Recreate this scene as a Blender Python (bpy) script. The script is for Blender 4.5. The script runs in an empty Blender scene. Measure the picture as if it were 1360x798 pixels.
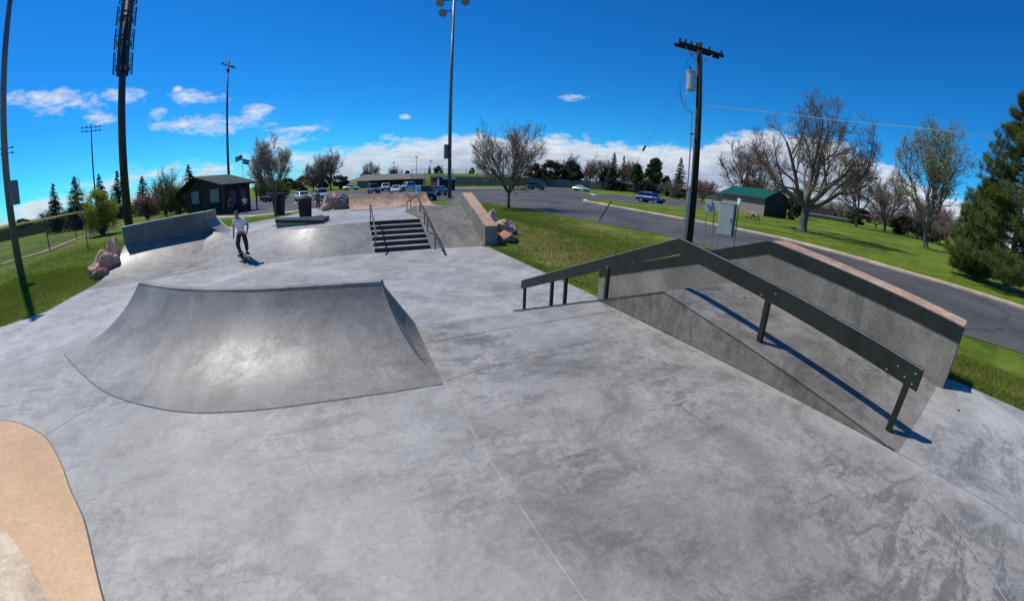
import bpy, bmesh, math, random
import numpy as np
from mathutils import Vector, Matrix, Euler, noise

random.seed(7); np.random.seed(7)
PI = math.pi; R = math.radians
scene = bpy.context.scene
COL = scene.collection
LOW = -1.04            # level of the lower skate floor and the car park (metres); the near deck is 0

# ------------------------------------------------------------------ helpers
def link(o, parent=None):
    COL.objects.link(o)
    if parent is not None: o.parent = parent
    return o

def tag(o, label=None, cat=None, group=None, kind=None):
    if label: o['label'] = label
    if cat: o['category'] = cat
    if group: o['group'] = group
    if kind: o['kind'] = kind
    return o

def thing(name, label, cat, loc=(0,0,0), rz=0, group=None, scale=None):
    o = bpy.data.objects.new(name, None); o.empty_display_size = .2
    link(o); o.location = loc; o.rotation_euler = (0,0,rz)
    if scale: o.scale = scale
    return tag(o, label, cat, group)

class MB:
    def __init__(s): s.v=[]; s.f=[]
    def add(s, vs, fs):
        b=len(s.v); s.v += [tuple(v) for v in vs]; s.f += [tuple(i+b for i in f) for f in fs]; return s
    def box(s, x0,x1,y0,y1,z0,z1):
        return s.add([(x0,y0,z0),(x1,y0,z0),(x1,y1,z0),(x0,y1,z0),(x0,y0,z1),(x1,y0,z1),(x1,y1,z1),(x0,y1,z1)],
              [(0,3,2,1),(4,5,6,7),(0,1,5,4),(1,2,6,5),(2,3,7,6),(3,0,4,7)])
    def bar(s, a, b, w, h=None, n=0, up=(0,0,1), r2=None):
        """box beam a->b of width w and height h, or an n-sided tube of radius w"""
        a=Vector(a); b=Vector(b); d=(b-a).normalized(); u=Vector(up)
        if abs(d.dot(u))>.98: u=Vector((0,1,0))
        x=d.cross(u).normalized(); y=x.cross(d).normalized()
        if n:
            vs=[]; 
            for p,r in ((a,w),(b,w if r2 is None else r2)):
                for k in range(n):
                    t=2*PI*k/n; vs.append(p+x*(math.cos(t)*r)+y*(math.sin(t)*r))
            fs=[(k,(k+1)%n,n+(k+1)%n,n+k) for k in range(n)]+[tuple(range(n-1,-1,-1)),tuple(range(n,2*n))]
            return s.add(vs,fs)
        h = w if h is None else h
        vs=[]
        for p in (a,b):
            for sx,sy in ((-1,-1),(1,-1),(1,1),(-1,1)): vs.append(p+x*(sx*w/2)+y*(sy*h/2))
        return s.add(vs,[(0,3,2,1),(4,5,6,7),(0,1,5,4),(1,2,6,5),(2,3,7,6),(3,0,4,7)])
    def prism_x(s, prof, x0, x1):
        """closed (y,z) profile extruded along x"""
        n=len(prof)
        vs=[(x0,y,z) for y,z in prof]+[(x1,y,z) for y,z in prof]
        return s.add(vs,[tuple(range(n-1,-1,-1)),tuple(range(n,2*n))]+[(k,(k+1)%n,n+(k+1)%n,n+k) for k in range(n)])
    def slab(s, poly, z0, z1):
        n=len(poly); vs=[(x,y,z0) for x,y in poly]+[(x,y,z1) for x,y in poly]
        return s.add(vs,[tuple(range(n-1,-1,-1)),tuple(range(n,2*n))]+[(k,(k+1)%n,n+(k+1)%n,n+k) for k in range(n)])
    def loft(s, rows, closed=False, cap=False):
        b=len(s.v); m=len(rows[0])
        vs=[p for r in rows for p in r]; fs=[]
        for i in range(len(rows)-1):
            for j in range(m if closed else m-1):
                k=(j+1)%m
                fs.append((i*m+j,i*m+k,(i+1)*m+k,(i+1)*m+j))
        if cap: fs += [tuple(range(m-1,-1,-1)), tuple(range((len(rows)-1)*m,len(rows)*m))]
        return s.add(vs,fs)
    def build(s, name, mat, parent=None, smooth=False, bevel=0, fix=True, sub=0):
        me=bpy.data.meshes.new(name); me.from_pydata([tuple(v) for v in s.v],[],s.f)
        if fix:
            bm=bmesh.new(); bm.from_mesh(me); bmesh.ops.recalc_face_normals(bm,faces=bm.faces); bm.to_mesh(me); bm.free()
        me.materials.append(mat)
        if smooth: me.polygons.foreach_set('use_smooth',[True]*len(me.polygons))
        o=link(bpy.data.objects.new(name,me),parent)
        if bevel:
            m=o.modifiers.new('edge','BEVEL'); m.width=bevel; m.segments=2; m.limit_method='ANGLE'; m.angle_limit=R(35)
        if sub:
            m=o.modifiers.new('sub','SUBSURF'); m.levels=sub; m.render_levels=sub
        return o

def flat_tris(name, V, F, mat, parent=None, n=3):
    V=np.asarray(V,np.float32); F=np.asarray(F,np.int32)
    me=bpy.data.meshes.new(name); me.vertices.add(len(V)); me.vertices.foreach_set('co',V.ravel())
    me.loops.add(F.size); me.loops.foreach_set('vertex_index',F.ravel())
    me.polygons.add(len(F)); me.polygons.foreach_set('loop_start',np.arange(0,F.size,n,dtype=np.int32))
    me.polygons.foreach_set('loop_total',np.full(len(F),n,np.int32)); me.update(); me.validate()
    if mat: me.materials.append(mat)
    return link(bpy.data.objects.new(name,me),parent)

def copy_thing(o, loc, rz=0, scale=None, label=None, group=None):
    c=o.copy(); COL.objects.link(c); c.location=loc; c.rotation_euler=(0,0,rz)
    if scale: c.scale=scale
    if label: c['label']=label
    if group: c['group']=group
    for ch in o.children:
        d=ch.copy(); COL.objects.link(d); d.parent=c
        for g in ch.children:
            e=g.copy(); COL.objects.link(e); e.parent=d
    return c

# ------------------------------------------------------------------ materials
class NT:
    def __init__(s,nt): s.nt=nt
    def n(s,t,**kw):
        nd=s.nt.nodes.new(t)
        for k,v in kw.items():
            if k.startswith('i_'): 
                key=k[2:]; key=int(key) if key.isdigit() else key.replace('_',' ')
                if hasattr(v,'node') or isinstance(v,bpy.types.NodeSocket): s.nt.links.new(v,nd.inputs[key])
                else: nd.inputs[key].default_value=v
            else: setattr(nd,k,v)
        return nd
    def math(s,op,a,b=None,c=None,clamp=False):
        nd=s.nt.nodes.new('ShaderNodeMath'); nd.operation=op; nd.use_clamp=clamp
        for i,x in enumerate((a,b,c)):
            if x is None: continue
            if isinstance(x,bpy.types.NodeSocket): s.nt.links.new(x,nd.inputs[i])
            else: nd.inputs[i].default_value=x
        return nd.outputs[0]
    def noise(s,vec,scale,detail=4,rough=.55,dist=0.):
        nd=s.n('ShaderNodeTexNoise',i_Scale=scale,i_Detail=detail,i_Roughness=rough,i_Distortion=dist)
        if vec is not None: s.nt.links.new(vec,nd.inputs['Vector'])
        return nd.outputs['Fac']
    def ramp(s,fac,stops,interp='LINEAR'):
        nd=s.nt.nodes.new('ShaderNodeValToRGB'); nd.color_ramp.interpolation=interp
        e=nd.color_ramp.elements
        while len(e)<len(stops): e.new(.5)
        for i,(p,c) in enumerate(stops):
            e[i].position=p; e[i].color=(c,c,c,1) if not hasattr(c,'__len__') else (c[0],c[1],c[2],1)
        s.nt.links.new(fac,nd.inputs[0]); return nd.outputs[0]
    def mix(s,f,a,b,blend='MIX'):
        nd=s.nt.nodes.new('ShaderNodeMix'); nd.data_type='RGBA'; nd.blend_type=blend
        for i,x in ((0,f),(6,a),(7,b)):
            if isinstance(x,bpy.types.NodeSocket): s.nt.links.new(x,nd.inputs[i])
            elif i==0: nd.inputs[0].default_value=x
            else: nd.inputs[i].default_value=(x[0],x[1],x[2],1)
        return nd.outputs[2]
    def map(s,vec,scale=(1,1,1),rot=(0,0,0),loc=(0,0,0)):
        nd=s.n('ShaderNodeMapping'); nd.inputs['Scale'].default_value=scale; nd.inputs['Rotation'].default_value=rot; nd.inputs['Location'].default_value=loc
        s.nt.links.new(vec,nd.inputs['Vector']); return nd.outputs[0]

def new_mat(name):
    m=bpy.data.materials.new(name); m.use_nodes=True; nt=m.node_tree
    bs=nt.nodes['Principled BSDF']; return m,NT(nt),bs

def plain(name,c,rough=.6,metal=0.,var=.12,scale=6.,bump=0.,spec=.5,coat=0.):
    m,t,bs=new_mat(name)
    geo=t.n('ShaderNodeTexCoord').outputs['Object']
    f=t.noise(geo,scale,5)
    lo=[max(0,x*(1-var)) for x in c]; hi=[min(1,x*(1+var)) for x in c]
    t.nt.links.new(t.ramp(f,[(.3,lo),(.7,hi)]),bs.inputs['Base Color'])
    bs.inputs['Roughness'].default_value=rough; bs.inputs['Metallic'].default_value=metal
    bs.inputs['Specular IOR Level'].default_value=spec; bs.inputs['Coat Weight'].default_value=coat
    if bump:
        b=t.n('ShaderNodeBump',i_Strength=bump,i_Distance=.02); t.nt.links.new(t.noise(geo,scale*6,4),b.inputs['Height']); t.nt.links.new(b.outputs[0],bs.inputs['Normal'])
    return m

def concrete(name, dark, mid, light, rlo=.34, rhi=.6, stain=1.0, bs_scale=1.0, aniso=(1,1,1), cloud=1.0, edge=None):
    m,t,bs=new_mat(name); L=t.nt.links
    pos=t.n('ShaderNodeNewGeometry').outputs['Position']
    p=t.map(pos,aniso)
    big=t.noise(p,.30*bs_scale,5,.6,.6)
    mot=t.noise(p,1.3*bs_scale,12,.72,.5)
    fine=t.noise(pos,24,9,.75)
    grit=t.noise(pos,150,3,.7)
    a=t.ramp(mot,[(.5-.17/cloud,dark),(.5-.03,mid),(.5+.12/cloud,light)])
    a=t.mix(1.,a,t.ramp(big,[(.36,.82),(.64,1.12)]),'MULTIPLY')
    # small crisp grime that collects in broken clouds
    gate=t.ramp(t.noise(t.map(pos,(1,1,1),(0,0,.5),(13,5,0)),.55,5,.65,1.2),[(.40,0),(.58,1)])
    s1=t.ramp(t.noise(t.map(pos,(1.0,2.2,1),(0,0,.35)),2.6,14,.82,.6),[(.49,0),(.545,1)])
    s2=t.ramp(t.noise(t.map(pos,(2.4,1.0,1),(0,0,-.5),(4,9,0)),5.5,14,.84,.3),[(.51,0),(.56,1)])
    g=t.math('MULTIPLY',gate,t.math('MAXIMUM',s1,t.math('MULTIPLY',s2,.8))); g=t.math('MULTIPLY',g,.46*stain,clamp=True)
    a=t.mix(g,a,tuple(x*.40 for x in dark))
    # faint pale rubs
    pl=t.math('MULTIPLY',t.ramp(t.noise(t.map(pos,(1,1.7,1),(0,0,.8),(2,31,0)),2.0,13,.8,.8),[(.54,0),(.66,1)]),t.ramp(big,[(.45,.0),(.6,.40)]))
    a=t.mix(pl,a,tuple(min(1,x*1.25) for x in light))
    # wheel marks: thin pieces of wide arcs
    def arcs(scale,loc,r,wd,amt):
        vo=t.n('ShaderNodeTexVoronoi',feature='F1',i_Scale=scale,voronoi_dimensions='2D'); L.new(t.map(pos,(1,1,1),(0,0,.3),loc),vo.inputs['Vector'])
        w_=t.math('SUBTRACT',1.,t.math('DIVIDE',t.math('ABSOLUTE',t.math('SUBTRACT',vo.outputs['Distance'],r)),wd),clamp=True)
        gt=t.ramp(t.noise(pos,1.1,6,.7,.5),[(.50,0),(.60,1)]); br=t.ramp(fine,[(.40,.2),(.60,1)])
        return t.math('MULTIPLY',t.math('MULTIPLY',w_,gt),t.math('MULTIPLY',br,amt))
    a=t.mix(arcs(.33,(3,1,0),.42,.006,.42*min(1.2,stain)),a,tuple(x*.35 for x in dark))
    a=t.mix(arcs(.55,(9,4,0),.36,.007,.34*min(1.2,stain)),a,tuple(x*.38 for x in dark))
    a=t.mix(arcs(.21,(1,17,0),.55,.003,.5),a,tuple(min(1,x*1.3) for x in light))
    col=t.mix(1.,a,t.ramp(fine,[(.3,.80),(.7,1.16)]),'MULTIPLY')
    col=t.mix(1.,col,t.ramp(grit,[(.3,.84),(.6,1.06),(.74,1.5)]),'MULTIPLY')
    pit=t.ramp(t.noise(pos,95,2,.5),[(.765,0),(.785,.6)]); col=t.mix(pit,col,tuple(x*.35 for x in dark))
    # hairline cracks
    vo=t.n('ShaderNodeTexVoronoi',feature='DISTANCE_TO_EDGE',i_Scale=.33); wv=t.n('ShaderNodeVectorMath',operation='ADD')
    nz=t.n('ShaderNodeTexNoise',i_Scale=1.3,i_Detail=7.); L.new(pos,nz.inputs['Vector']); L.new(nz.outputs['Color'],wv.inputs[0]); L.new(pos,wv.inputs[1]); L.new(wv.outputs[0],vo.inputs['Vector'])
    ck=t.math('LESS_THAN',vo.outputs['Distance'],.0022)
    ck=t.math('MULTIPLY',ck,t.ramp(t.noise(pos,.5,2),[(.55,0),(.6,.30)]))
    col=t.mix(ck,col,tuple(x*.3 for x in dark))
    if edge:   # cleaner, paler strip along the foot of the wedge and the joint
        sp=t.n('ShaderNodeSeparateXYZ'); L.new(pos,sp.inputs[0])
        for u0,wd,am in edge:
            e=t.math('SUBTRACT',1.,t.math('DIVIDE',t.math('ABSOLUTE',t.math('SUBTRACT',sp.outputs[0],u0)),wd),clamp=True)
            e=t.math('MULTIPLY',e,t.ramp(mot,[(.40,.25),(.6,1)])); col=t.mix(t.math('MULTIPLY',e,am),col,tuple(min(1,x*1.12) for x in light))
    col=t.mix(1.,col,(1.08,1.05,.985),'MULTIPLY')
    L.new(col,bs.inputs['Base Color'])
    rr=t.n('ShaderNodeMapRange'); L.new(t.noise(pos,3.,10,.75,.3),rr.inputs['Value']); rr.inputs['From Min'].default_value=.36; rr.inputs['From Max'].default_value=.64; rr.inputs['To Min'].default_value=rhi; rr.inputs['To Max'].default_value=rlo
    L.new(rr.outputs[0],bs.inputs['Roughness'])
    bs.inputs['Specular IOR Level'].default_value=.40
    bp=t.n('ShaderNodeBump',i_Strength=.40,i_Distance=.004)
    h=t.math('ADD',t.math('MULTIPLY',fine,.7),t.math('MULTIPLY',grit,.4)); h=t.math('ADD',h,t.math('MULTIPLY',mot,2.6))
    L.new(h,bp.inputs['Height']); L.new(bp.outputs[0],bs.inputs['Normal'])
    return m

M={}
M['floor']=concrete('floor_concrete',(.215,.214,.207),(.300,.299,.290),(.375,.374,.364),.40,.62,stain=.95)
M['deckc']=concrete('deck_concrete',(.205,.203,.197),(.285,.283,.273),(.355,.352,.341),.44,.66,stain=1.15)
M['deck2']=concrete('deck_concrete_warm',(.165,.161,.152),(.248,.244,.232),(.325,.320,.307),.46,.7,stain=1.35,edge=((3.27,.55,.7),(.71,.25,.35)))
M['ramp']=concrete('ramp_concrete',(.125,.118,.103),(.190,.181,.161),(.265,.253,.228),.44,.62,stain=1.2)
M['qp']=concrete('transition_concrete',(.135,.130,.121),(.195,.190,.177),(.255,.249,.234),.36,.56,stain=.9,aniso=(1.3,.7,.7))
M['lqp']=concrete('left_transition_concrete',(.15,.147,.138),(.21,.206,.194),(.28,.274,.26),.34,.52,stain=.6)
M['side']=concrete('side_concrete',(.145,.131,.105),(.205,.190,.157),(.26,.243,.205),.5,.7,stain=1.2)
M['ledgec']=concrete('ledge_concrete',(.155,.143,.118),(.205,.19,.162),(.26,.245,.212),.5,.7,stain=1.0)
M['wallc']=concrete('wall_concrete',(.125,.122,.115),(.16,.157,.15),(.195,.19,.182),.5,.7,stain=.3)
M['shaded_riser']=plain('riser_shadow_concrete',(.045,.043,.04),.9,var=.3)  # near-black: the shade on the step fronts is put into this colour
M['tan']=concrete('tan_concrete',(.38,.235,.115),(.455,.285,.145),(.53,.345,.185),.45,.65,stain=.22,bs_scale=.6,cloud=.8)
M['tan2']=concrete('tan_coping_concrete',(.26,.185,.11),(.40,.30,.19),(.56,.46,.33),.45,.65,stain=.5,bs_scale=1.6)
M['pink']=concrete('pink_concrete',(.30,.185,.12),(.41,.265,.18),(.52,.38,.28),.5,.7,stain=.5,bs_scale=1.5)
M['pinkqp']=concrete('pink_transition',(.24,.135,.085),(.40,.25,.165),(.60,.44,.33),.32,.5,stain=1.,bs_scale=1.6)
M['kerb']=concrete('kerb_concrete',(.36,.28,.2),(.47,.37,.27),(.56,.46,.34),.6,.8,stain=.4)
M['walk']=concrete('walk_concrete',(.36,.35,.33),(.46,.45,.43),(.56,.55,.52),.6,.8,stain=.3)
M['seam']=plain('joint_filler',(.335,.325,.31),.8,var=.3)
M['seamd']=plain('joint_dark',(.10,.10,.10),.8,var=.3)

def steel_paint():
    m,t,bs=new_mat('green_black_painted_steel'); L=t.nt.links
    pos=t.n('ShaderNodeNewGeometry').outputs['Position']
    base=t.ramp(t.noise(pos,5,5),[(.3,(.013,.016,.011)),(.7,(.024,.028,.019))])
    chips=t.ramp(t.noise(t.map(pos,(1,.6,1)),26,7,.72),[(.63,0),(.67,1)])
    gate=t.ramp(t.noise(pos,1.6,4,.6),[(.52,0),(.62,.8)])
    col=t.mix(t.math('MULTIPLY',chips,gate),base,(.42,.4,.36))
    rst=t.ramp(t.noise(t.map(pos,(1,1,1),(0,0,0),(3,3,3)),55,4,.6),[(.70,0),(.74,.8)])
    col=t.mix(rst,col,(.10,.05,.025)); L.new(col,bs.inputs['Base Color'])
    bs.inputs['Roughness'].default_value=.55; bs.inputs['Specular IOR Level'].default_value=.3
    bp=t.n('ShaderNodeBump',i_Strength=.15,i_Distance=.004); L.new(t.noise(pos,18,5),bp.inputs['Height']); L.new(bp.outputs[0],bs.inputs['Normal'])
    return m
M['steel']=steel_paint()
M['worn']=plain('worn_bright_edge',(.5,.5,.48),.35,metal=.7,var=.3,scale=20)
M['brownsteel']=plain('brown_rail_steel',(.075,.06,.05),.4,metal=.3,var=.35,scale=9)
M['galv']=plain('galvanised_steel',(.38,.36,.34),.45,metal=.6,var=.18,scale=3)
M['polegrey']=plain('pole_grey',(.17,.175,.185),.5,metal=.4,var=.15,scale=2)
M['poledark']=plain('pole_dark',(.030,.037,.045),.5,metal=.2,var=.3,scale=2)
M['antenna']=plain('antenna_dark',(.03,.034,.04),.5,var=.3)
M['cabinet']=plain('cabinet_grey',(.50,.47,.44),.5,var=.08,scale=2,metal=.1)
M['cabdark']=plain('cabinet_shade',(.07,.09,.12),.6,var=.2)  # painted shade for the cabinet's unlit side; handle and kiosk windows share it
M['lampglass']=plain('lamp_glass',(.22,.24,.27),.15,var=.1,spec=.8)
M['black']=plain('black_rubber',(.012,.012,.013),.75,var=.3)
M['darkplastic']=plain('dark_plastic',(.02,.02,.022),.5,var=.3)
M['white']=plain('white_paint',(.72,.73,.74),.45,var=.05)
M['rock']=plain('pink_rock',(.56,.345,.255),.9,var=.38,scale=3.5,bump=1.)
M['rock2']=plain('buff_rock',(.50,.38,.29),.9,var=.4,scale=4,bump=.9)
M['rock3']=plain('red_rock',(.45,.20,.135),.9,var=.35,scale=4,bump=.9)
M['rock4']=plain('grey_purple_rock',(.17,.13,.125),.9,var=.35,scale=2.,bump=.6)
M['bark']=plain('bark_grey',(.14,.115,.095),.95,var=.5,scale=9,bump=.9)
M['twig']=plain('twig_brown',(.17,.125,.105),.95,var=.3,scale=1.5)
M['twigred']=plain('twig_reddish',(.22,.125,.10),.95,var=.3,scale=1.5)
M['twiggrey']=plain('twig_grey',(.165,.125,.10),.95,var=.3,scale=1.5)
M['glass']=plain('window_glass',(.015,.018,.022),.10,var=.3,spec=.35)
M['greenroof']=plain('green_metal_roof',(.008,.12,.075),.4,var=.2,scale=2,metal=.15)
M['greenroofd']=plain('dark_green_roof',(.006,.020,.013),.85,var=.3,scale=2)
M['shedwall']=plain('shed_wall_taupe',(.25,.195,.17),.85,var=.08,scale=1.5,bump=.1)
M['sheddark']=plain('shed_wall_dark',(.045,.028,.022),.85,var=.2,scale=1.5)
M['brownwall']=plain('brown_wall',(.045,.026,.02),.85,var=.3,scale=3)
M['panel']=plain('pale_shutter',(.26,.265,.25),.7,var=.08)
M['greyroof']=plain('grey_shingle',(.16,.155,.14),.9,var=.15,scale=3)
M['skin']=plain('skin',(.36,.2,.14),.55,var=.1)
M['shirt']=plain('white_shirt',(.72,.72,.76),.8,var=.05)
M['trousers']=plain('dark_trousers',(.030,.025,.028),.85,var=.3)
M['hairm']=plain('dark_hair',(.015,.012,.01),.7,var=.3)
M['greenshirt']=plain('olive_shirt',(.06,.075,.05),.8,var=.2)
M['timber']=plain('pole_timber',(.022,.015,.011),.95,var=.5,scale=7,bump=.7)
M['yellow']=plain('yellow_cap',(.55,.50,.12),.6,var=.15)
M['mulch']=plain('dry_dirt',(.23,.16,.10),.95,var=.3,scale=2)
M['reddirt']=plain('red_dirt',(.20,.10,.085),.95,var=.2)
M['flagred']=plain('flag_red',(.32,.04,.05),.8); M['flagblue']=plain('flag_blue',(.03,.05,.2),.8); M['flagwhite']=plain('flag_white',(.6,.6,.6),.8)
M['tablewood']=plain('table_grey',(.38,.37,.34),.8,var=.2)
M['bin']=plain('bin_brown',(.035,.02,.017),.7,var=.3)

def leafm(name,a,b,trans=.25):
    m,t,bs=new_mat(name); L=t.nt.links
    rnd=t.n('ShaderNodeNewGeometry').outputs['Random Per Island']
    pos=t.n('ShaderNodeTexCoord').outputs['Object']
    f=t.math('ADD',t.math('MULTIPLY',rnd,.6),t.math('MULTIPLY',t.noise(pos,.9,3),.5))
    L.new(t.ramp(f,[(.2,a),(.85,b)]),bs.inputs['Base Color'])
    bs.inputs['Roughness'].default_value=.65; bs.inputs['Specular IOR Level'].default_value=.3
    tr=t.n('ShaderNodeBsdfTranslucent'); L.new(t.ramp(f,[(.2,a),(.85,b)]),tr.inputs[0])
    ms=t.n('ShaderNodeMixShader'); ms.inputs[0].default_value=trans; L.new(bs.outputs[0],ms.inputs[1]); L.new(tr.outputs[0],ms.inputs[2])
    L.new(ms.outputs[0],t.nt.nodes['Material Output'].inputs[0]); return m
M['spruce']=leafm('spruce_needles',(.008,.018,.014),(.032,.055,.036))
M['pine']=leafm('pine_needles',(.022,.042,.007),(.17,.205,.03))
M['pinefar']=leafm('pine_needles_far',(.025,.045,.010),(.085,.12,.03))
M['darkleaf']=leafm('dark_evergreen',(.020,.028,.015),(.060,.075,.036))
M['forsy']=leafm('yellow_green_leaves',(.17,.20,.02),(.42,.45,.05),.4)
M['greenleaf']=leafm('green_leaves',(.07,.10,.018),(.19,.23,.04),.35)
M['cotton']=leafm('pale_new_leaves',(.17,.20,.08),(.34,.38,.17),.4)
M['redleaf']=leafm('reddish_buds',(.17,.09,.065),(.33,.20,.15),.3)
M['blossom']=leafm('pale_blossom',(.30,.23,.20),(.58,.50,.45),.35)
M['buds']=leafm('brown_buds',(.13,.085,.06),(.25,.17,.12),.3)
M['blade']=leafm('grass_blades',(.070,.120,.009),(.22,.295,.028),.45)

M['straw']=leafm('straw_blades',(.24,.19,.07),(.44,.36,.16),.35)
def grass_mat():
    m,t,bs=new_mat('lawn'); L=t.nt.links
    pos=t.n('ShaderNodeNewGeometry').outputs['Position']
    big=t.noise(pos,.13,5,.6,.5); mid=t.noise(pos,1.1,8,.68,.4); fine=t.noise(t.map(pos,(1,1,.2)),38,6,.75)
    col=t.ramp(mid,[(.3,(.052,.088,.008)),(.5,(.102,.155,.012)),(.7,(.168,.222,.022))])
    col=t.mix(1.,col,t.ramp(big,[(.35,.7),(.65,1.25)]),'MULTIPLY')
    # dry straw patches, strongest on the bank to the right of the deck
    sp=t.n('ShaderNodeSeparateXYZ'); L.new(pos,sp.inputs[0])
    def bump(cu,cv,ru,rv):
        a=t.math('DIVIDE',t.math('SUBTRACT',sp.outputs[0],cu),ru); b=t.math('DIVIDE',t.math('SUBTRACT',sp.outputs[1],cv),rv)
        r2=t.math('ADD',t.math('MULTIPLY',a,a),t.math('MULTIPLY',b,b)); return t.math('SUBTRACT',1.,r2,clamp=True)
    z=t.math('MAXIMUM',bump(7.0,0.,1.6,5.),bump(8.2,12.,2.8,6.)); z=t.math('MAXIMUM',z,bump(13.,20.,3.,7.)); z=t.math('MAXIMUM',z,bump(-5.5,24.,4.,2.)); z=t.math('MAXIMUM',z,bump(-13.,13.,4.,3.))
    z=t.math('MULTIPLY',z,.25)
    d=t.math('ADD',t.noise(pos,1.5,9,.72,.3),z)
    dry=t.ramp(d,[(.58,0),(.76,.75)])
    col=t.mix(dry,col,(.30,.235,.09))
    col=t.mix(1.,col,t.ramp(fine,[(.25,.45),(.5,1.),(.75,1.5)]),'MULTIPLY')
    fl=t.ramp(t.noise(pos,20,3,.6),[(.755,0),(.765,1)]); fl=t.math('MULTIPLY',fl,t.ramp(t.noise(pos,.22,2),[(.5,0),(.6,1)]))
    col=t.mix(t.math('MULTIPLY',fl,.8),col,(.55,.5,.16))
    L.new(col,bs.inputs['Base Color']); bs.inputs['Roughness'].default_value=.9; bs.inputs['Specular IOR Level'].default_value=.12
    bp=t.n('ShaderNodeBump',i_Strength=.9,i_Distance=.06); h=t.math('ADD',fine,t.math('MULTIPLY',mid,.6)); L.new(h,bp.inputs['Height']); L.new(bp.outputs[0],bs.inputs['Normal'])
    return m
M['grass']=grass_mat()
def asphalt_mat():
    m,t,bs=new_mat('asphalt'); L=t.nt.links
    pos=t.n('ShaderNodeNewGeometry').outputs['Position']
    big=t.noise(pos,.12,5,.6,.6); fine=t.noise(pos,30,6,.7)
    col=t.ramp(big,[(.35,(.052,.050,.050)),(.65,(.100,.097,.094))])
    col=t.mix(1.,col,t.ramp(fine,[(.3,.75),(.7,1.25)]),'MULTIPLY')
    vo=t.n('ShaderNodeTexVoronoi',feature='DISTANCE_TO_EDGE',i_Scale=.16)
    nz=t.n('ShaderNodeTexNoise',i_Scale=.9,i_Detail=8.,i_Roughness=.7); wv=t.n('ShaderNodeVectorMath',operation='MULTIPLY_ADD')
    L.new(pos,nz.inputs['Vector']); L.new(nz.outputs['Color'],wv.inputs[0]); wv.inputs[1].default_value=(2,2,2); L.new(pos,wv.inputs[2]); L.new(wv.outputs[0],vo.inputs['Vector'])
    ck=t.ramp(vo.outputs['Distance'],[(.003,.8),(.012,0)])
    col=t.mix(ck,col,(.022,.022,.025))
    pale=t.ramp(t.noise(t.map(pos,(1,.25,1)),.5,6,.7),[(.6,0),(.75,.35)]); col=t.mix(pale,col,(.17,.165,.16))
    L.new(col,bs.inputs['Base Color']); bs.inputs['Roughness'].default_value=.85; bs.inputs['Specular IOR Level'].default_value=.25
    bp=t.n('ShaderNodeBump',i_Strength=.5,i_Distance=.01); L.new(fine,bp.inputs['Height']); L.new(bp.outputs[0],bs.inputs['Normal'])
    return m
M['asphalt']=asphalt_mat()
def mesh_screen(name,c,alpha):
    m,t,bs=new_mat(name); bs.inputs['Base Color'].default_value=(*c,1); bs.inputs['Roughness'].default_value=.8
    tr=t.n('ShaderNodeBsdfTransparent'); ms=t.n('ShaderNodeMixShader'); ms.inputs[0].default_value=alpha
    t.nt.links.new(tr.outputs[0],ms.inputs[1]); t.nt.links.new(bs.outputs[0],ms.inputs[2]); t.nt.links.new(ms.outputs[0],t.nt.nodes['Material Output'].inputs[0]); return m
M['link']=mesh_screen('chain_link_mesh',(.10,.10,.10),.22)
M['screen']=mesh_screen('grey_windscreen',(.20,.19,.18),.9)
M['screend']=mesh_screen('brown_windscreen',(.045,.038,.032),.93)

# ------------------------------------------------------------------ terrain
def inpoly(x,y,P):
    c=False; n=len(P)
    for i in range(n):
        x1,y1=P[i]; x2,y2=P[(i+1)%n]
        if (y1>y)!=(y2>y) and x<(x2-x1)*(y-y1)/(y2-y1)+x1: c=not c
    return c
def dpoly(x,y,P):
    best=1e9; n=len(P)
    for i in range(n):
        x1,y1=P[i]; x2,y2=P[(i+1)%n]; dx,dy=x2-x1,y2-y1
        t=max(0,min(1,((x-x1)*dx+(y-y1)*dy)/(dx*dx+dy*dy))); best=min(best,math.hypot(x-x1-t*dx,y-y1-t*dy))
    return best
def sst(t): t=max(0,min(1,t)); return t*t*(3-2*t)
UP=[(1.25,16.45),(5.55,16.5),(6.1,20),(6.1,26.3),(.4,26.3),(-.5,27),(-1.5,27),(-1.0,23.4),(-.35,19.3),(-2.75,18.9),(-4.0,19.6),(-5.2,20.6),(-6.3,20.8),(-6.3,19.3),(-5.05,18.5),(-3.99,18.08),(-2.87,17.42),(-.97,16.25)]
FLOOR=[(5.55,-9),(5.55,17),(3.5,17.5),(-4,18.5),(-6.3,19.4),(-9.45,17.5),(-9.4,14.4),(-9.38,11.2),(-10.3,10.2),(-12.5,9.2),(-17,7.6),(-24,5.5),(-24,-9)]
def uph(x): return max(-.30,min(-.1,-.13+x*.033))
def ground(x,y):
    z=LOW
    # bank up to the upper deck
    if not inpoly(x,y,UP): d=dpoly(x,y,UP)
    else: d=0
    if x>3.4: d=max(d,(19.0-y)*1.2)
    z=max(z,LOW+(uph(x)-.04-LOW)*(1-sst(d/6.5)))
    # bank beside the near deck
    if x>0:
        top=1-sst((y-.6)/6.2)
        z=max(z,LOW+(1.01*top)*(1-sst((x-5.9)/6.8)))
    # gentle undulation away from the park
    D=math.hypot(x,y)
    if D>45: z+=(noise.noise(Vector((x*.02,y*.02,0))))*.12*min(1,(D-45)/60)*(0 if (x<75 and y>30 and x>-30 and y<130) else 1)
    return z
def road_clear(x,y): return z
def axis(lo,hi,step,far):
    a=list(np.arange(lo,hi+1e-6,step)); s=step; p=hi
    while p<far: s*=1.16; p+=s; a.append(p)
    s=step; p=lo
    while p>-far: s*=1.16; p-=s; a.insert(0,p)
    return a
gx=axis(-16,17,.33,1800); gy=axis(-7,31,.33,1800)
gv=[];gf=[]
ins=lambda x,y:(inpoly(x,y,FLOOR) and dpoly(x,y,FLOOR)>.34)
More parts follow.
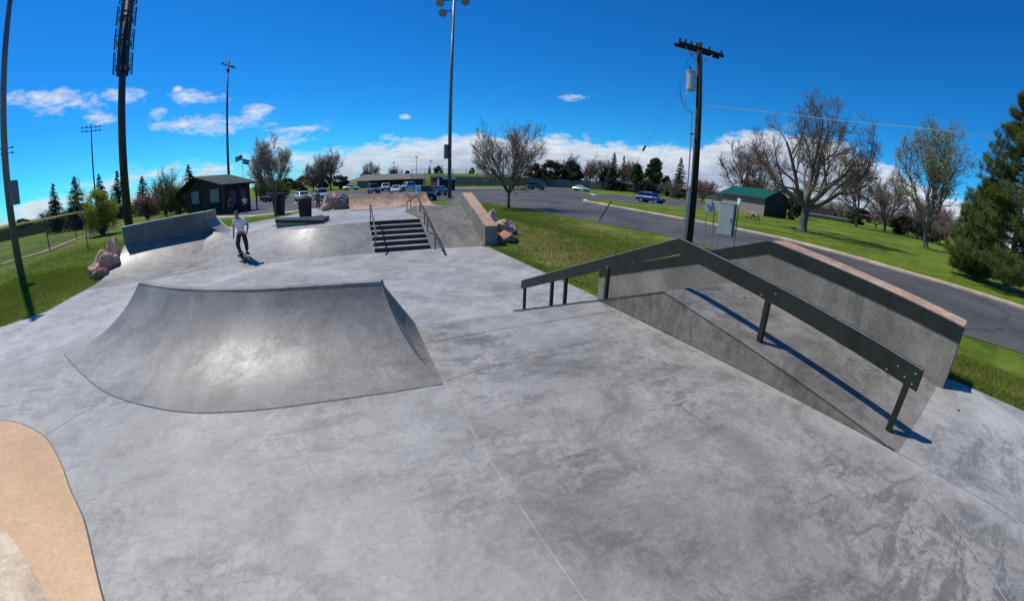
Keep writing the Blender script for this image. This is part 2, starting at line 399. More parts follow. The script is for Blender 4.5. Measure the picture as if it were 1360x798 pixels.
for y in gy:
    for x in gx:
        z=ground(x,y)
        if -24<x<6.2 and -9<y<28:
            if inpoly(x,y,UP) and dpoly(x,y,UP)>.34: z=uph(x)-.25
            elif ins(x,y): z=min(z,LOW-.1)
            elif x<5.9: z=z-.012
        gv.append((x,y,z-.012))
nx=len(gx)
for j in range(len(gy)-1):
    for i in range(nx-1): gf.append((j*nx+i,j*nx+i+1,(j+1)*nx+i+1,(j+1)*nx+i))
g=MB(); g.v=gv; g.f=gf
tag(g.build('ground',M['grass'],smooth=True,fix=False),kind='structure')

# asphalt: car park with the road that runs off to the right, and the second road beyond the island
def sheet(name,poly,z,mat,kind='structure',thick=None):
    bm=bmesh.new(); vs=[bm.verts.new((x,y,z)) for x,y in poly]; f=bm.faces.new(vs); bmesh.ops.triangulate(bm,faces=[f]); bmesh.ops.recalc_face_normals(bm,faces=bm.faces)
    for f in bm.faces:
        if f.normal.z<0: f.normal_flip()
    me=bpy.data.meshes.new(name); bm.to_mesh(me); bm.free(); me.materials.append(mat)
    o=link(bpy.data.objects.new(name,me)); return tag(o,kind=kind)
near_edge=[(14.9,-30),(14.65,-1.55),(14.1,.3),(14.9,5),(15.9,9.4),(16.6,15.9),(16.0,20.7),(15.8,28.5),(15.7,40.3),(14.8,43.2),(12.0,44.6),(5,45.2),(.5,43.5),(-3,41.2),(-8,39.6),(-12.5,43),(-17,50)]
far_kerb=[(31.6,45.2),(29.6,37.5),(28.3,30),(27.9,25),(27.8,14.2),(25.9,4.9),(26.0,-2),(26.6,-30)]
lot=near_edge+[(-19,66),(-22,100),(20,104),(47,109),(72,122),(78,118),(60,92),(50.5,72),(47.7,62.4),(41.5,52.2),(37.4,48.8),(33.4,47.6)]+far_kerb
sheet('car_park',lot,LOW+.006,M['asphalt'])
road2=[(47.7,62.4),(41.5,52.2),(40.2,45.6),(43.5,43.6),(47.5,41.2),(53.5,38.2),(56,43),(54,46.5),(60,47.5),(57.5,53.5),(54.5,61),(52.2,64)]
road2=[(50.5,72),(41.5,52.2),(41.2,45.2),(44.6,42.8),(50.5,40.4),(54.2,41.0),(57.5,47.2),(76.5,56.5),(74.2,61.5),(66.5,66.0),(58.3,70.5)]
sheet('road',road2,LOW+.002,M['asphalt'])
def kerb(name,pts,w=.45,h=.12,mat=None,closed=False,z=None):
    """a raised concrete kerb following a polyline (structure)"""
    z=LOW if z is None else z
    P=[Vector((a,b,0)) for a,b in pts]
    # subdivide
    Q=[]
    for i in range(len(P)-1):
        n=max(1,int((P[i+1]-P[i]).length/3))
        for k in range(n): Q.append(P[i].lerp(P[i+1],k/n))
    Q.append(P[-1]); rows=[]
    for i,p in enumerate(Q):
        d=(Q[min(i+1,len(Q)-1)]-Q[max(i-1,0)]).normalized(); n_=Vector((-d.y,d.x,0))
        rows.append([p-n_*w/2+Vector((0,0,z-.2)),p-n_*w/2+Vector((0,0,z+h)),p+n_*w/2+Vector((0,0,z+h)),p+n_*w/2+Vector((0,0,z-.2))])
    m=MB(); m.loft(rows,closed=True,cap=True); return tag(m.build(name,mat or M['kerb'],bevel=.02),kind='structure')
kerb('road_kerb',far_kerb,w=.62,h=.13)
kerb('island_kerb',[(31.6,45.2),(33.4,47.6),(37.4,48.8),(41.2,45.2),(44.6,42.8),(50.5,40.4)],w=.5,h=.13)
kerb('road_kerb',[(47.7,64.5),(52.0,72),(58.3,70.5),(66.5,66.0),(74.2,61.5),(82,56)],w=.6,h=.13,mat=M['walk'])
kerb('car_park_kerb',near_edge[12:],w=.3,h=.05,mat=M['walk'])
# pale walk between the lawn and the car park
sheet('pavement',[(-13.5,42.6),(-8.2,38.6),(-3.2,40.1),(.2,42.3),(-.2,43.5),(-3.4,41.4),(-8.2,40.0),(-13.0,44.2)],LOW+.014,M['walk'])
sheet('pavement',[(1.0,27.5),(-1.0,27.5),(-1.9,33.0),(-3.6,40.0),(-1.6,41.3),(-.2,34.0)],LOW+.010,M['walk'])
tag(sheet('dirt_path',[(-29,22),(-26.06,26.95),(-24.4,31.1),(-26.6,39.6),(-27.8,46.8),(-29.6,56.4),(-30.9,56.4),(-29.0,46.8),(-27.9,39.6),(-25.9,31.9),(-27.6,26.95),(-31,22)],LOW+.012,M['mulch']),kind='structure')
# stall lines painted on the car park
pl=MB()
for k in range(9):
    x=-6+k*3.0; pl.box(x-.05,x+.05,56.5,61.5,LOW+.010,LOW+.012)
for k in range(8):
    x=1+k*3.0; pl.box(x-.05,x+.05,70,75,LOW+.010,LOW+.012)
tag(pl.build('parking_lines',M['white']),kind='structure')

# ------------------------------------------------------------------ concrete park
def poly_mesh(name,pts,faces,mat,parent=None,**k):
    m=MB(); m.add(pts,faces); return m.build(name,mat,parent,**k)

sheet('floor',FLOOR,LOW+.004,M['floor'])

def resample(P,n):
    P=[Vector(p) for p in P]; L=[0]
    for a,b in zip(P,P[1:]): L.append(L[-1]+(b-a).length)
    out=[]
    for k in range(n):
        s=L[-1]*k/(n-1); i=0
        while i<len(L)-2 and L[i+1]<s: i+=1
        t=(s-L[i])/max(1e-9,(L[i+1]-L[i]))
        # catmull-rom
        p0=P[max(i-1,0)];p1=P[i];p2=P[i+1];p3=P[min(i+2,len(P)-1)]
        out.append(.5*((2*p1)+(-p0+p2)*t+(2*p0-5*p1+4*p2-p3)*t*t+(-p0+3*p1-3*p2+p3)*t**3))
    return out
# near deck (camera stands on it): flat top, bank down at its far edge and on its left
FOOT0=[(.70,2.77,0),(-.14,2.78,0),(-.86,2.79,0),(-1.5,2.9,0),(-2.31,3.29,0),(-2.99,3.84,0),(-3.7,4.52,0)]
foot_xy=[(p.x,p.y) for p in resample(FOOT0,36)]
top=[(5.68,-9),(5.68,.16),(5.2,.16),(5.2,.25),(3.28,.25),(3.28,4.14),(.70,4.14),]+foot_xy+[(-4.35,4.05),(-5.2,3.0),(-5.75,0),(-5.9,-9)]
sheet('deck',top,0.0,M['deckc'])
# warmer slab panel between the two long joints, 3 mm proud
sheet('deck_slab',[(3.27,-9),(3.27,4.12),(.712,4.12),(.712,2.75),(.70,-9)],.003,M['deck2'])
# bank beyond the crest and left bank
m=MB()
m.loft([[(.70,4.14,0),(3.28,4.14,0)],[(.70,4.20,-.012),(3.28,4.20,-.012)],[(.70,6.9,LOW-.02),(3.28,6.9,LOW-.02)]])
A=[(-3.7,4.52,0),(-4.35,4.05,0),(-5.2,3.0,0),(-5.75,0,0),(-5.9,-9,0)]
B=[(-5.6,8.2,LOW),(-7.6,7.4,LOW),(-9.6,5.0,LOW),(-10.6,0,LOW),(-10.8,-9,LOW)]
rows=[]
def bank(A,B,nseg=10,sub=5):
    rows=[]
    AA=[];BB=[]
    for P,Q in ((A,AA),(B,BB)):
        for i in range(len(P)-1):
            for k in range(sub): Q.append(Vector(P[i]).lerp(Vector(P[i+1]),k/sub))
        Q.append(Vector(P[-1]))
    for s in range(nseg+1):
        t=s/nseg; rows.append([ (a.lerp(b,t).x,a.lerp(b,t).y,a.z+(b.z-a.z)*(t*t*(3-2*t))-(.004 if s else 0)+(.008 if s==nseg else 0)) for a,b in zip(AA,BB)])
    return rows
tag(m.build('deck_bank',M['deckc']),kind='structure')
m=MB(); m.loft(bank([(-2.72,5.2,-.02)]+A,[(-3.6,8.5,LOW)]+B)); tag(m.build('deck_bank',M['floor'],smooth=True),kind='structure')
# edge of the deck beside the grass
m=MB(); m.box(5.60,5.68,-9,.14,-.5,-.004); tag(m.build('deck_edge',M['side']),kind='structure')

# joints
def joint(pts,z,w=.0055,mat=None,name='joint'):
    m=MB()
    for i in range(len(pts)-1):
        a=Vector((*pts[i],0)); b=Vector((*pts[i+1],0)); d=(b-a).normalized(); n_=Vector((-d.y,d.x,0))*w/2
        m.add([(a-n_)+Vector((0,0,z)),(b-n_)+Vector((0,0,z)),(b+n_)+Vector((0,0,z)),(a+n_)+Vector((0,0,z))],[(0,1,2,3)])
    return tag(m.build('floor_joint',mat or M['seam']),kind='structure')
joint([(.70,-9),(.70,2.76)],.0075)
joint([(3.28,-9),(3.28,.22)],.0075,.006)
joint([(3.28,.24),(2.40,-.83),(.9,-2.7)],.0075,.008)
joint([(.72,3.62),(1.6,3.70),(3.26,3.76)],.0075,.006,M['seamd'])
joint([(.72,2.80),(1.62,3.02),(3.2,3.05)],.0078,.0035,M['seamd'])
joint([(3.30,.235),(5.2,.245)],.0070,.010)
ft=[(x+.004,y-.012) for x,y in foot_xy]
joint(ft,.0045,.008,M['seamd'])
joint([(-2.71,2.69),(-2.36,3.25)],.0045,.005,M['seamd'])

# tan bowl floor at the lower left with its raised shoulder
ob_=[(-3.9,2.97),(-3.5,2.98),(-3.12,2.88),(-2.7,2.66),(-2.34,2.34),(-2.04,2.0),(-1.82,1.76),(-1.67,1.55),(-1.43,1.17),(-1.2,.8),(-1.08,.3),(-1.05,-.6),(-1.1,-3),(-4.6,-3),(-4.9,1.5),(-4.4,2.7)]
ob=[(p.x,p.y) for p in resample([(x,y,0) for x,y in ob_[:11]],60)]+ob_[11:]
sheet('tan_floor',ob,.006,M['tan'])
joint(ob[:61],.0072,.008,M['seamd'])
m=MB()
fr=[(-4.9,2.6),(-3.6,2.3),(-2.47,1.69),(-1.96,1.33),(-1.72,1.12),(-1.5,.75),(-1.42,.2),(-1.42,-3)]
fr=[(p.x,p.y) for p in resample([(x,y,0) for x,y in fr],40)]
rows=[]
for t in (0,.12,.3,.55,.8,1.):
    rows.append([(x-1.5*t*.75,y-1.5*t*.9,.0075+.62*(t**1.25)) for x,y in fr])
m.loft(rows)
tag(m.build('tan_bank',M['tan2'],smooth=True),kind='structure')

# ---- near quarter pipe
def offs(P,Q,prof,lift=0.):
    """loft from foot line P (3-D) to lip line Q (3-D) along a circular transition"""
    rows=[]
    for t,hh in prof: rows.append([Vector(p).lerp(Vector(q),t)*1 for p,q in zip(P,Q)])
    for (t,hh),r in zip(prof,rows):
        for i,(p,q) in enumerate(zip(P,Q)): r[i]=Vector((p[0]+(q[0]-p[0])*t,p[1]+(q[1]-p[1])*t,p[2]+(q[2]-p[2])*hh+lift))
    return rows
def circ(h,d,n=16):
    Rr=(d*d+h*h)/(2*h); out=[]
    for k in range(n+1):
        t=k/n; x=t*d; z=Rr-math.sqrt(max(0,Rr*Rr-x*x)); out.append((t,z/h))
    return out
qp=thing('quarter_pipe','grey curved concrete quarter pipe beside the deck, the nearest ramp','quarter pipe',(0,0,0))
foot=[(.70,2.77,.002),(-.14,2.78,.002),(-.86,2.79,.002),(-1.5,2.9,.002),(-2.31,3.29,.002),(-2.99,3.84,.002),(-3.7,4.52,.002)]
lip=[(.38,3.9,.6),(-.19,3.97,.6),(-.98,4.11,.6),(-1.81,4.47,.6),(-2.30,4.80,.6),(-2.52,4.98,.6),(-2.71,5.12,.6)]
n=36; F_=resample(foot,n); L_=resample(lip,n)
m=MB(); m.loft(offs(F_,L_,circ(.6,1.15)))
m.build('transition',M['qp'],qp,smooth=True,fix=True)
# top strip and back wall
back=[Vector((p.x+.02,p.y+.11,.6)) for p in L_]; toe=[Vector((p.x+.05,p.y+.42,LOW)) for p in L_]
m=MB(); m.loft([L_,back,toe]); m.build('back_wall',M['side'],qp)
m=MB(); rws=[]
for p in L_: pass
m.loft([[p+Vector((0,-.022,-.026)) for p in L_],[p+Vector((0,-.008,.003)) for p in L_],[p+Vector((0,.06,.004)) for p in L_],[p+Vector((0,.05,-.02)) for p in L_]])
m.build('coping',M['ramp'],qp)
# right flank, battered out to the joint line
pr=circ(.6,1.15); 
e=[(.70+(.38-.70)*t,2.77+1.13*t,.002+.6*h) for t,h in pr]; b0=[(.70+ .06*t,2.77+1.45*t,.004) for t,h in pr]
mid=[((a[0]+b[0])/2-.03*math.sin(PI*i/(len(e)-1)),(a[1]+b[1])/2,(a[2]+b[2])/2) for i,(a,b) in enumerate(zip(e,b0))]
m=MB(); m.loft([e,mid,b0]); m.add([e[-1],(.41,4.02,.6),(.50,4.35,LOW),(.76,4.22,LOW),b0[-1],mid[-1]],[(0,1,2,3,4,5)]); m.build('flank',M['side'],qp)
e2=[(-3.7+(-2.71+3.7)*t,4.52+(5.12-4.52)*t,.002+.6*h) for t,h in pr]; b2=[(a[0]-.05,a[1]+.03,-.9) for a in e2]
m=MB(); m.loft([e2,b2]); m.build('flank',M['side'],qp)

# ---- near wedge ramp between the deck and the ledge
rp=thing('wedge_ramp','concrete wedge ramp with a brown-grey side under the green-black rail, beside the deck','ramp',(0,0,0))
prof=[(.235,.004),(3.02,.46),(6.98,LOW+.004),(6.98,LOW-.1),(.235,LOW-.1)]
m=MB(); m.prism_x([(.24,-.002),(3.02,.452),(6.98,LOW),(6.98,LOW-.1),(.24,LOW-.1)],3.285,5.198); m.build('body',M['side'],rp)
m=MB()
m.add([(3.275,.225,.006),(5.198,.235,.006),(5.198,3.02,.46),(3.275,3.02,.46),(3.275,7.0,LOW+.006),(5.198,7.0,LOW+.006)],[(0,1,2,3),(3,2,5,4)])
m.build('riding_surface',M['ramp'],rp)
m=MB(); m.bar((3.285,.30,.014),(3.285,3.02,.458),.014,.010); m.bar((3.285,3.02,.457),(3.285,6.9,LOW+.02),.014,.010); m.build('worn_edge',M['ledgec'],rp)

def ledge(name,label,u0,u1,pts,ends,capm,steelside,zb,cw=.17):
    """pts: (v,z) along the top; body prism, pink cap, steel channel along the inner top edge"""
    t=thing(name,label,'ledge',(0,0,0))
    poly=[(pts[0][0],pts[0][1]-.012)]+[(v,z-.012) for v,z in pts[1:]]+[(pts[-1][0],zb),(pts[0][0],zb)]
    MB().prism_x(poly,u0,u1).build('body',M['ledgec'],t)
    c=MB(); rows=[]
    rows=[[(u0+.052,v,z),(u1+.012,v,z),(u1+.012,v,z-.05),(u0+.052,v,z-.05)] for v,z in ((pts[0][0]-.006,pts[0][1]),)+tuple(pts[1:])]
    c.loft(rows,closed=True,cap=True); c.build('cap',capm,t,bevel=.008)
    if steelside:
        s=MB(); rows=[]
        for v,z in ((pts[0][0]-.012,pts[0][1]),)+tuple(pts[1:]):
            rows.append([(u0-.012,v,z+.004),(u0+.05,v,z+.004),(u0+.05,v,z-cw),(u0-.012,v,z-cw)])
        s.loft(rows,closed=True,cap=True); o=s.build('steel_edge',M['steel'],t,bevel=.004)
        w=MB(); 
        for a,b in zip(pts,pts[1:]): w.bar((u0-.010,a[0],a[1]+.0065),(u0-.010,b[0],b[1]+.0065),.010,.005)
        w.build('worn_edge',M['worn'],o)
    return t
ledge('hubba_ledge','near angled concrete ledge with green-black steel edge and pink top, beside the wedge ramp',5.2,5.70,[(.16,.70),(2.86,1.045),(6.7,-.24)],None,M['pink'],True,LOW-.05)

# ---- near rail
def rail(name,label,u,pts,h,w,posts,matb,post_w,holes=False,worn=True):
    t=thing(name,label,'grind rail',(0,0,0))
    b=MB(); rows=[]
    for v,z in pts: rows.append([(u-w/2,v,z),(u+w/2,v,z),(u+w/2,v,z-h),(u-w/2,v,z-h)])
    b.loft(rows,closed=True,cap=True); bo=b.build('beam',matb,t,bevel=.004)
    if worn:
        e=MB()
        for a,c in zip(pts,pts[1:]): e.bar((u-w/2+.006,a[0],a[1]+.0025),(u-w/2+.006,c[0],c[1]+.0025),.009,.005)
        e.build('worn_edge',M['worn'],bo)
    for v,z0,z1 in posts:
        p=MB(); p.box(u-post_w/2,u+post_w/2,v-post_w/2,v+post_w/2,z0,z1); po=p.build('post',matb,t,bevel=.003)
    if holes:
        for k_,(va,za_) in enumerate(((.345,.555),(.345,.47),(.42,.50),(.50,.56),(.58,.50),(1.75,.77),(1.90,.72))):
            q=MB(); q.bar((u-w/2-.004,va,za_),(u-w/2,va,za_),.008,n=8); q.build('bolt',M['galv'],bo)
    return t
def beamz(v,pts,h):
    for a,b in zip(pts,pts[1:]):
        if a[0]<=v<=b[0]: return a[1]+(b[1]-a[1])*(v-a[0])/(b[0]-a[0])-h+.01
    return pts[-1][1]-h
RP=[(.29,.60),(3.05,1.055),(7.02,-.43)]
surf=lambda v: (.006+(.46-.006)*(v-.235)/(3.02-.235)) if v<3.02 else .46+(LOW-.46)*(v-3.02)/(3.98)
ps=[(v,surf(v)-.005,beamz(v,RP,.175)) for v in (.385,1.83,4.32,5.40,5.84,6.9)]
rail('grind_rail','long kinked green-black steel rail standing on the wedge ramp nearest the camera',3.5,RP,.175,.055,ps,M['steel'],.052,holes=True)

# ---- upper deck, its bank, stairs
m=MB()
ztop=lambda x:(-.08 if x>1.25 else max(-.28,-.08+(x-1.25)*.034))
bm=bmesh.new(); vs=[bm.verts.new((x,y,ztop(x))) for x,y in [(1.25,16.46),(3.35,16.46),(3.35,17.5),(6.0,17.5),(6.1,24.65),(.6,24.75),(-.2,26.6),(-1.3,26.8),(-1.0,23.4),(-.35,19.3),(-2.75,18.9),(-4.0,19.6),(-5.2,20.6),(-6.15,20.6),(-5.9,19.6),(-5.05,18.5),(-3.99,18.08),(-2.87,17.42),(-.97,16.25)]]
f=bm.faces.new(vs); bmesh.ops.triangulate(bm,faces=[f]); bmesh.ops.recalc_face_normals(bm,faces=bm.faces)
for f in bm.faces:
    if f.normal.z<0: f.normal_flip()
me=bpy.data.meshes.new('upper_deck'); bm.to_mesh(me); bm.free(); me.materials.append(M['floor']); tag(link(bpy.data.objects.new('upper_deck',me)),kind='structure')
T=[(x,y,ztop(x)) for x,y in [(1.25,16.46),(-.97,16.25),(-2.87,17.42),(-3.99,18.08),(-5.05,18.5)]]
Bt=[(1.25,14.55,LOW+.006),(-1.56,14.5,LOW+.006),(-3.03,14.35,LOW+.006),(-4.1,14.45,LOW+.006),(-4.6,14.6,LOW+.006)]
TT=resample(T,25); BB_=resample(Bt,25)
m=MB(); rows=[]
for s in range(9):
    t=s/8; rows.append([Vector(b).lerp(Vector(a),t)+Vector((0,0,.05*math.sin(PI*t)*0)) for a,b in zip(TT,BB_)])
for r in rows:  # subdivide along
    pass
m.loft(rows); tag(m.build('deck_bank',M['lqp'],smooth=True),kind='structure')

st=thing('stairs','grey concrete flight of six steps between the bank and the far rail','stairs',(0,0,0))
for k in range(6):
    m=MB(); v0=14.6+k*.372
    m.box(1.252,3.345,v0,16.455 if k<5 else 17.0,LOW+.16*k-(.05 if k==0 else 0),LOW+.16*(k+1)-(.0 if k<5 else .003))
    so=m.build('step',M['floor'],st,bevel=.006)
    r_=MB(); r_.box(1.26,3.34,v0-.004,v0,LOW+.16*k+.01,LOW+.16*(k+1)-.012); r_.build('shaded_riser',M['shaded_riser'],so)  # thin dark face carries the painted shade of each step front

rail('stair_rail','short brown steel rail on the left side of the stairs',1.32,[(14.15,-.40),(16.35,.60),(16.75,.60)],.06,.05,[(14.75,LOW,-.18),(16.6,-.08,.55)],M['brownsteel'],.04,worn=False)

fr_=thing('wedge_ramp','far mottled concrete wedge ramp between the stairs and the pink-topped ledge','ramp',(0,0,0))
FR=[(14.5,LOW+.006),(17.45,.38),(20.4,-.075)]
MB().prism_x([(14.5,LOW),(17.45,.372),(20.4,-.085),(20.4,LOW-.1),(14.5,LOW-.1)],3.36,5.49).build('body',M['side'],fr_)
m=MB(); m.add([(3.352,14.48,LOW+.007),(5.498,14.48,LOW+.007),(5.498,17.45,.38),(3.352,17.45,.38),(5.498,20.42,-.072),(3.352,20.42,-.072)],[(0,1,2,3),(3,2,4,5)]); m.build('riding_surface',M['ramp'],fr_)
ledge('hubba_ledge','far angled concrete ledge with pink top on the right of the stairs',5.5,6.02,[(14.43,-.25),(17.55,.93),(20.6,.10)],None,M['pink'],False,LOW-.05)
m=MB(); 
RP2=[(13.15,-.82),(17.7,.90),(20.4,.42)]
surf2=lambda v: LOW if v<14.5 else (LOW+(v-14.5)*(.38-LOW)/2.95 if v<17.45 else .38-(v-17.45)*.155)
rail('grind_rail','far kinked brown steel rail between the stairs and the mottled wedge ramp',3.48,RP2,.09,.06,[(v,surf2(v)-.005,beamz(v,RP2,.09)) for v in (14.3,15.6,16.1,17.0,19.2,20.3)],M['brownsteel'],.04,worn=False)

# low ledge box left of the stairs
lb=thing('ledge_box','low dark-sided concrete ledge box on the upper deck behind the skater','ledge')
def taper(P,z0,z1): # bottom z0, top following z1 per corner
    n=len(P); m=MB(); m.add([(x,y,z0) for x,y in P]+[(x,y,z) for (x,y),z in zip(P,z1)],[tuple(range(n-1,-1,-1)),tuple(range(n,2*n))]+[(k,(k+1)%n,n+(k+1)%n,n+k) for k in range(n)]); return m
PL=[(-2.72,18.0),(-.72,17.55),(-.42,18.9),(-2.85,18.75)]
taper(PL,-.4,(.02,-.10,-.02,.06)).build('body',M['ledgec'],lb,bevel=.01)
c=taper([(-2.75,17.98),(-.70,17.52),(-.40,18.92),(-2.88,18.78)],-.4,(.13,0.0,.06,.15)); c.v[0:4]=[(x,y,z-.11) for x,y,z in c.v[4:8]]; c.build('cap',M['steel'],lb)  # near-black cap stands in for the shade on the box's front

# pink quarter pipe at the end of the upper deck
pq=thing('quarter_pipe','pink and orange concrete quarter pipe at the far end of the upper deck','quarter pipe')
F2=resample([(6.05,24.55,-.076),(3.2,24.5,-.076),(.62,24.65,-.076)],14); L2=resample([(5.75,26.0,.68),(3.2,26.0,.68),(.75,26.1,.67)],14)
m=MB(); m.loft(offs(F2,L2,circ(.76,1.45,12))); m.build('transition',M['pinkqp'],pq,smooth=True)
m=MB(); m.loft([L2,[p+Vector((0,.5,0)) for p in L2],[p+Vector((0,.7,LOW-.68)) for p in L2]]); m.build('back_wall',M['side'],pq)
for P0,Q0 in ((F2[0],L2[0]),(F2[-1],L2[-1])):
    e=[(P0.x+(Q0.x-P0.x)*t,P0.y+(Q0.y-P0.y)*t,P0.z+(Q0.z-P0.z)*h) for t,h in circ(.76,1.45,12)]
    m=MB(); m.loft([e,[(a[0]+(.03 if P0.x>3 else -.03),a[1],LOW) for a in e]]); m.build('flank',M['side'],pq)
sheet('pink_floor',[(5.9,24.5),(3.2,24.45),(.62,24.6),(1.1,22.9),(2.2,23.4),(4.0,24.2)],-.075,M['pinkqp'])

# left quarter pipe with the steep wall
lq=thing('quarter_pipe','grey concrete quarter pipe with a tall dark wall, left of the skater','quarter pipe')
lipb=[(-9.45,17.22,-.06),(-8.4,17.84,-.08),(-7.3,18.48,-.10),(-6.22,19.12,-.10)]
ftl=[(-9.36,13.6,LOW+.008),(-7.9,13.65,LOW+.008),(-6.6,13.9,LOW+.008),(-5.5,14.3,LOW+.008)]
n=28; Fl=resample(ftl,n); Ll=resample(lipb,n); EX=2.5
TS=[k/18 for k in range(19)]
def col_(a,b,ex): return [Vector((a.x+(b.x-a.x)*t,a.y+(b.y-a.y)*t,a.z+(b.z-a.z)*t**ex)) for t in TS]
m=MB(); m.loft(offs(Fl,Ll,[(t,t**EX) for t in TS])); m.build('transition',M['lqp'],lq,smooth=True)
e=col_(Fl[0],Ll[0],EX)
m=MB(); m.loft([e,[a+Vector((-.04,0,-.8)) for a in e]]); m.build('flank',M['side'],lq)
# corner that blends the transition into the straight bank
C1=col_(Fl[-1],Ll[-1],EX); f2=Vector((-4.6,14.6,LOW+.008)); l2=Vector((-5.05,18.5,-.28)); C2=col_(f2,l2,1.0)
m=MB(); m.loft([[a_.lerp(b_,k/8) for k in range(9)] for a_,b_ in zip(C1,C2)]); m.build('corner_transition',M['lqp'],lq,smooth=True)
def wallseg(m,a,b,za,zb,ta,tb,th):
    d=(b-a).normalized(); nn=Vector((-d.y,d.x,0))*th
    vs=[a+Vector((0,0,za)),b+Vector((0,0,zb)),b+nn+Vector((0,0,zb)),a+nn+Vector((0,0,za)),a+Vector((0,0,ta)),b+Vector((0,0,tb)),b+nn+Vector((0,0,tb)),a+nn+Vector((0,0,ta))]
    m.add(vs,[(0,3,2,1),(4,5,6,7),(0,1,5,4),(1,2,6,5),(2,3,7,6),(3,0,4,7)])
a=Vector((-9.47,17.20,0)); b=Vector((-6.22,19.12,0)); nrm=Vector((-(b-a).y,(b-a).x,0)).normalized()
m=MB(); wallseg(m,a,b,-1.2,-1.2,.61,.71,.30); m.build('wall',M['wallc'],lq,bevel=.006)
m=MB(); wallseg(m,a+nrm*-.010,b+nrm*-.010,.61,.71,.64,.74,.33); m.build('wall_cap',M['walk'],lq)
# upper quarter pipe beside it, standing on the deck level and facing right
c0=Vector((-6.215,19.12,0)); c1=Vector((-5.98,20.15,0))
m=MB(); wallseg(m,c0+Vector((.004,0,0)),c1,-1.1,-1.1,.715,.745,.28); m.build('return_wall',M['ledgec'],lq,bevel=.006)
rows=[]; front=[]
for k in range(15):
    t=k/14; h=(1-t)**2.2
    a_=Vector((-6.20,19.10,0)).lerp(Vector((-5.06,18.48,0)),t); b_=Vector((-5.96,20.15,0)).lerp(Vector((-4.86,19.55,0)),t)
    a_.z=-.27+.56*h; b_.z=-.27+.62*h; rows.append([a_,b_]); front.append(a_)
m=MB(); m.loft(rows); m.build('return_transition',M['lqp'],lq,smooth=True)
m=MB(); m.loft([front,[p+Vector((.002,-.004,-.7)) for p in front]]); m.build('return_flank',M['ledgec'],lq)
m=MB(); bk=[r[1] for r in rows]; m.loft([bk,[p+Vector((.03,.10,0)) for p in bk],[p+Vector((.04,.12,-.8)) for p in bk]]); m.build('return_flank',M['walk'],lq)

# ------------------------------------------------------------------ rocks
def rock_mesh(seed,ang=True):
    bm=bmesh.new(); bmesh.ops.create_icosphere(bm,subdivisions=5,radius=.5); rnd=random.Random(seed)
    cuts=[(Vector((rnd.uniform(-1,1),rnd.uniform(-1,1),rnd.uniform(-.7,1))).normalized(),rnd.uniform(.24,.42)) for _ in range(11)]
    for v in bm.verts:
        for n_,d in cuts:
            s=v.co.dot(n_)
            if s>d: v.co-=n_*(s-d)*.92
        q=v.co*4+Vector((seed*3.1,0,0)); v.co+=v.co.normalized()*(noise.noise(q)*.05+noise.noise(q*3)*.03+noise.noise(q*8)*.018+noise.noise(q*19)*.010)
    me=bpy.data.meshes.new('rock'); bm.to_mesh(me); bm.free(); return me
def rock(x,y,z,sx,sy,sz,rz,seed,mat,label,group):
    me=rock_mesh(seed); me.materials.append(mat); o=link(bpy.data.objects.new('boulder',me))
    o.location=(x,y,z); o.scale=(sx,sy,sz); o.rotation_euler=(rz*.25,rz*.15,rz); tag(o,label,'boulder',group); return o
G='boulders beside the left quarter pipe'
rock(-9.93,17.0,-.30,1.05,.95,1.45,.3,1,M['rock'],'tall pale pink boulder against the end of the dark wall',G)
rock(-9.72,16.1,-.62,1.0,.95,1.05,1.2,2,M['rock'],'large dark pink boulder leaning on the quarter pipe edge',G)
rock(-10.3,16.6,-.52,.85,.75,.9,2.2,3,M['rock'],'rounded pink boulder left of the tallest one in the left pile',G)
rock(-9.60,15.25,-.86,.8,.65,.62,.8,4,M['rock3'],'low reddish boulder at the front of the left pile',G)
rock(-10.2,15.7,-.82,.8,.75,.7,2.9,5,M['rock'],'outermost low pink boulder in the left pile on the grass',G)
rock(-10.35,17.2,-.6,.9,.8,.8,.1,6,M['rock2'],'buff boulder at the back of the left pile',G)
G='boulders beside the far pink-topped ledge'
rock(6.75,16.9,-.42,1.0,.85,1.25,.5,7,M['rock2'],'tall buff boulder behind the far ledge',G)
rock(6.95,15.9,-.55,1.35,1.1,1.1,1.4,8,M['rock2'],'wide buff boulder in the middle of the pile by the far ledge',G)
rock(6.65,14.8,-.82,1.05,.85,.70,.2,9,M['rock3'],'low red boulder at the front end of the far ledge',G)
rock(7.55,15.5,-.85,.5,.45,.4,.2,10,M['rock4'],'small grey stone right of the pile by the far ledge',G)
G='dark angular boulders at the end of the upper deck'
rock(.15,25.3,.10,1.0,1.1,1.05,.2,11,M['rock4'],'large grey-purple boulder touching the left end of the pink quarter pipe',G)
rock(-.55,26.1,.42,.85,1.0,1.5,.9,12,M['rock'],'tall pointed boulder behind the dark ones at the upper deck end',G)
rock(-.75,25.2,.02,.6,.6,.8,2.,13,M['rock'],'small pink boulder at the left of the upper deck pile',G)
rock(.35,26.6,.45,1.3,1.1,.7,1.3,14,M['rock4'],'dark flat-topped boulder beside the pink quarter pipe lip',G)
G='small stones on the grass behind the left quarter pipe'
rock(-5.3,21.6,ground(-5.3,21.6)+.10,.45,.4,.32,.2,15,M['rock2'],'small buff stone on the grass behind the left quarter pipe',G)
rock(-4.85,21.2,ground(-4.85,21.2)+.08,.40,.36,.28,1.2,16,M['rock2'],'smaller pale stone nearest the upper deck by the left quarter pipe',G)

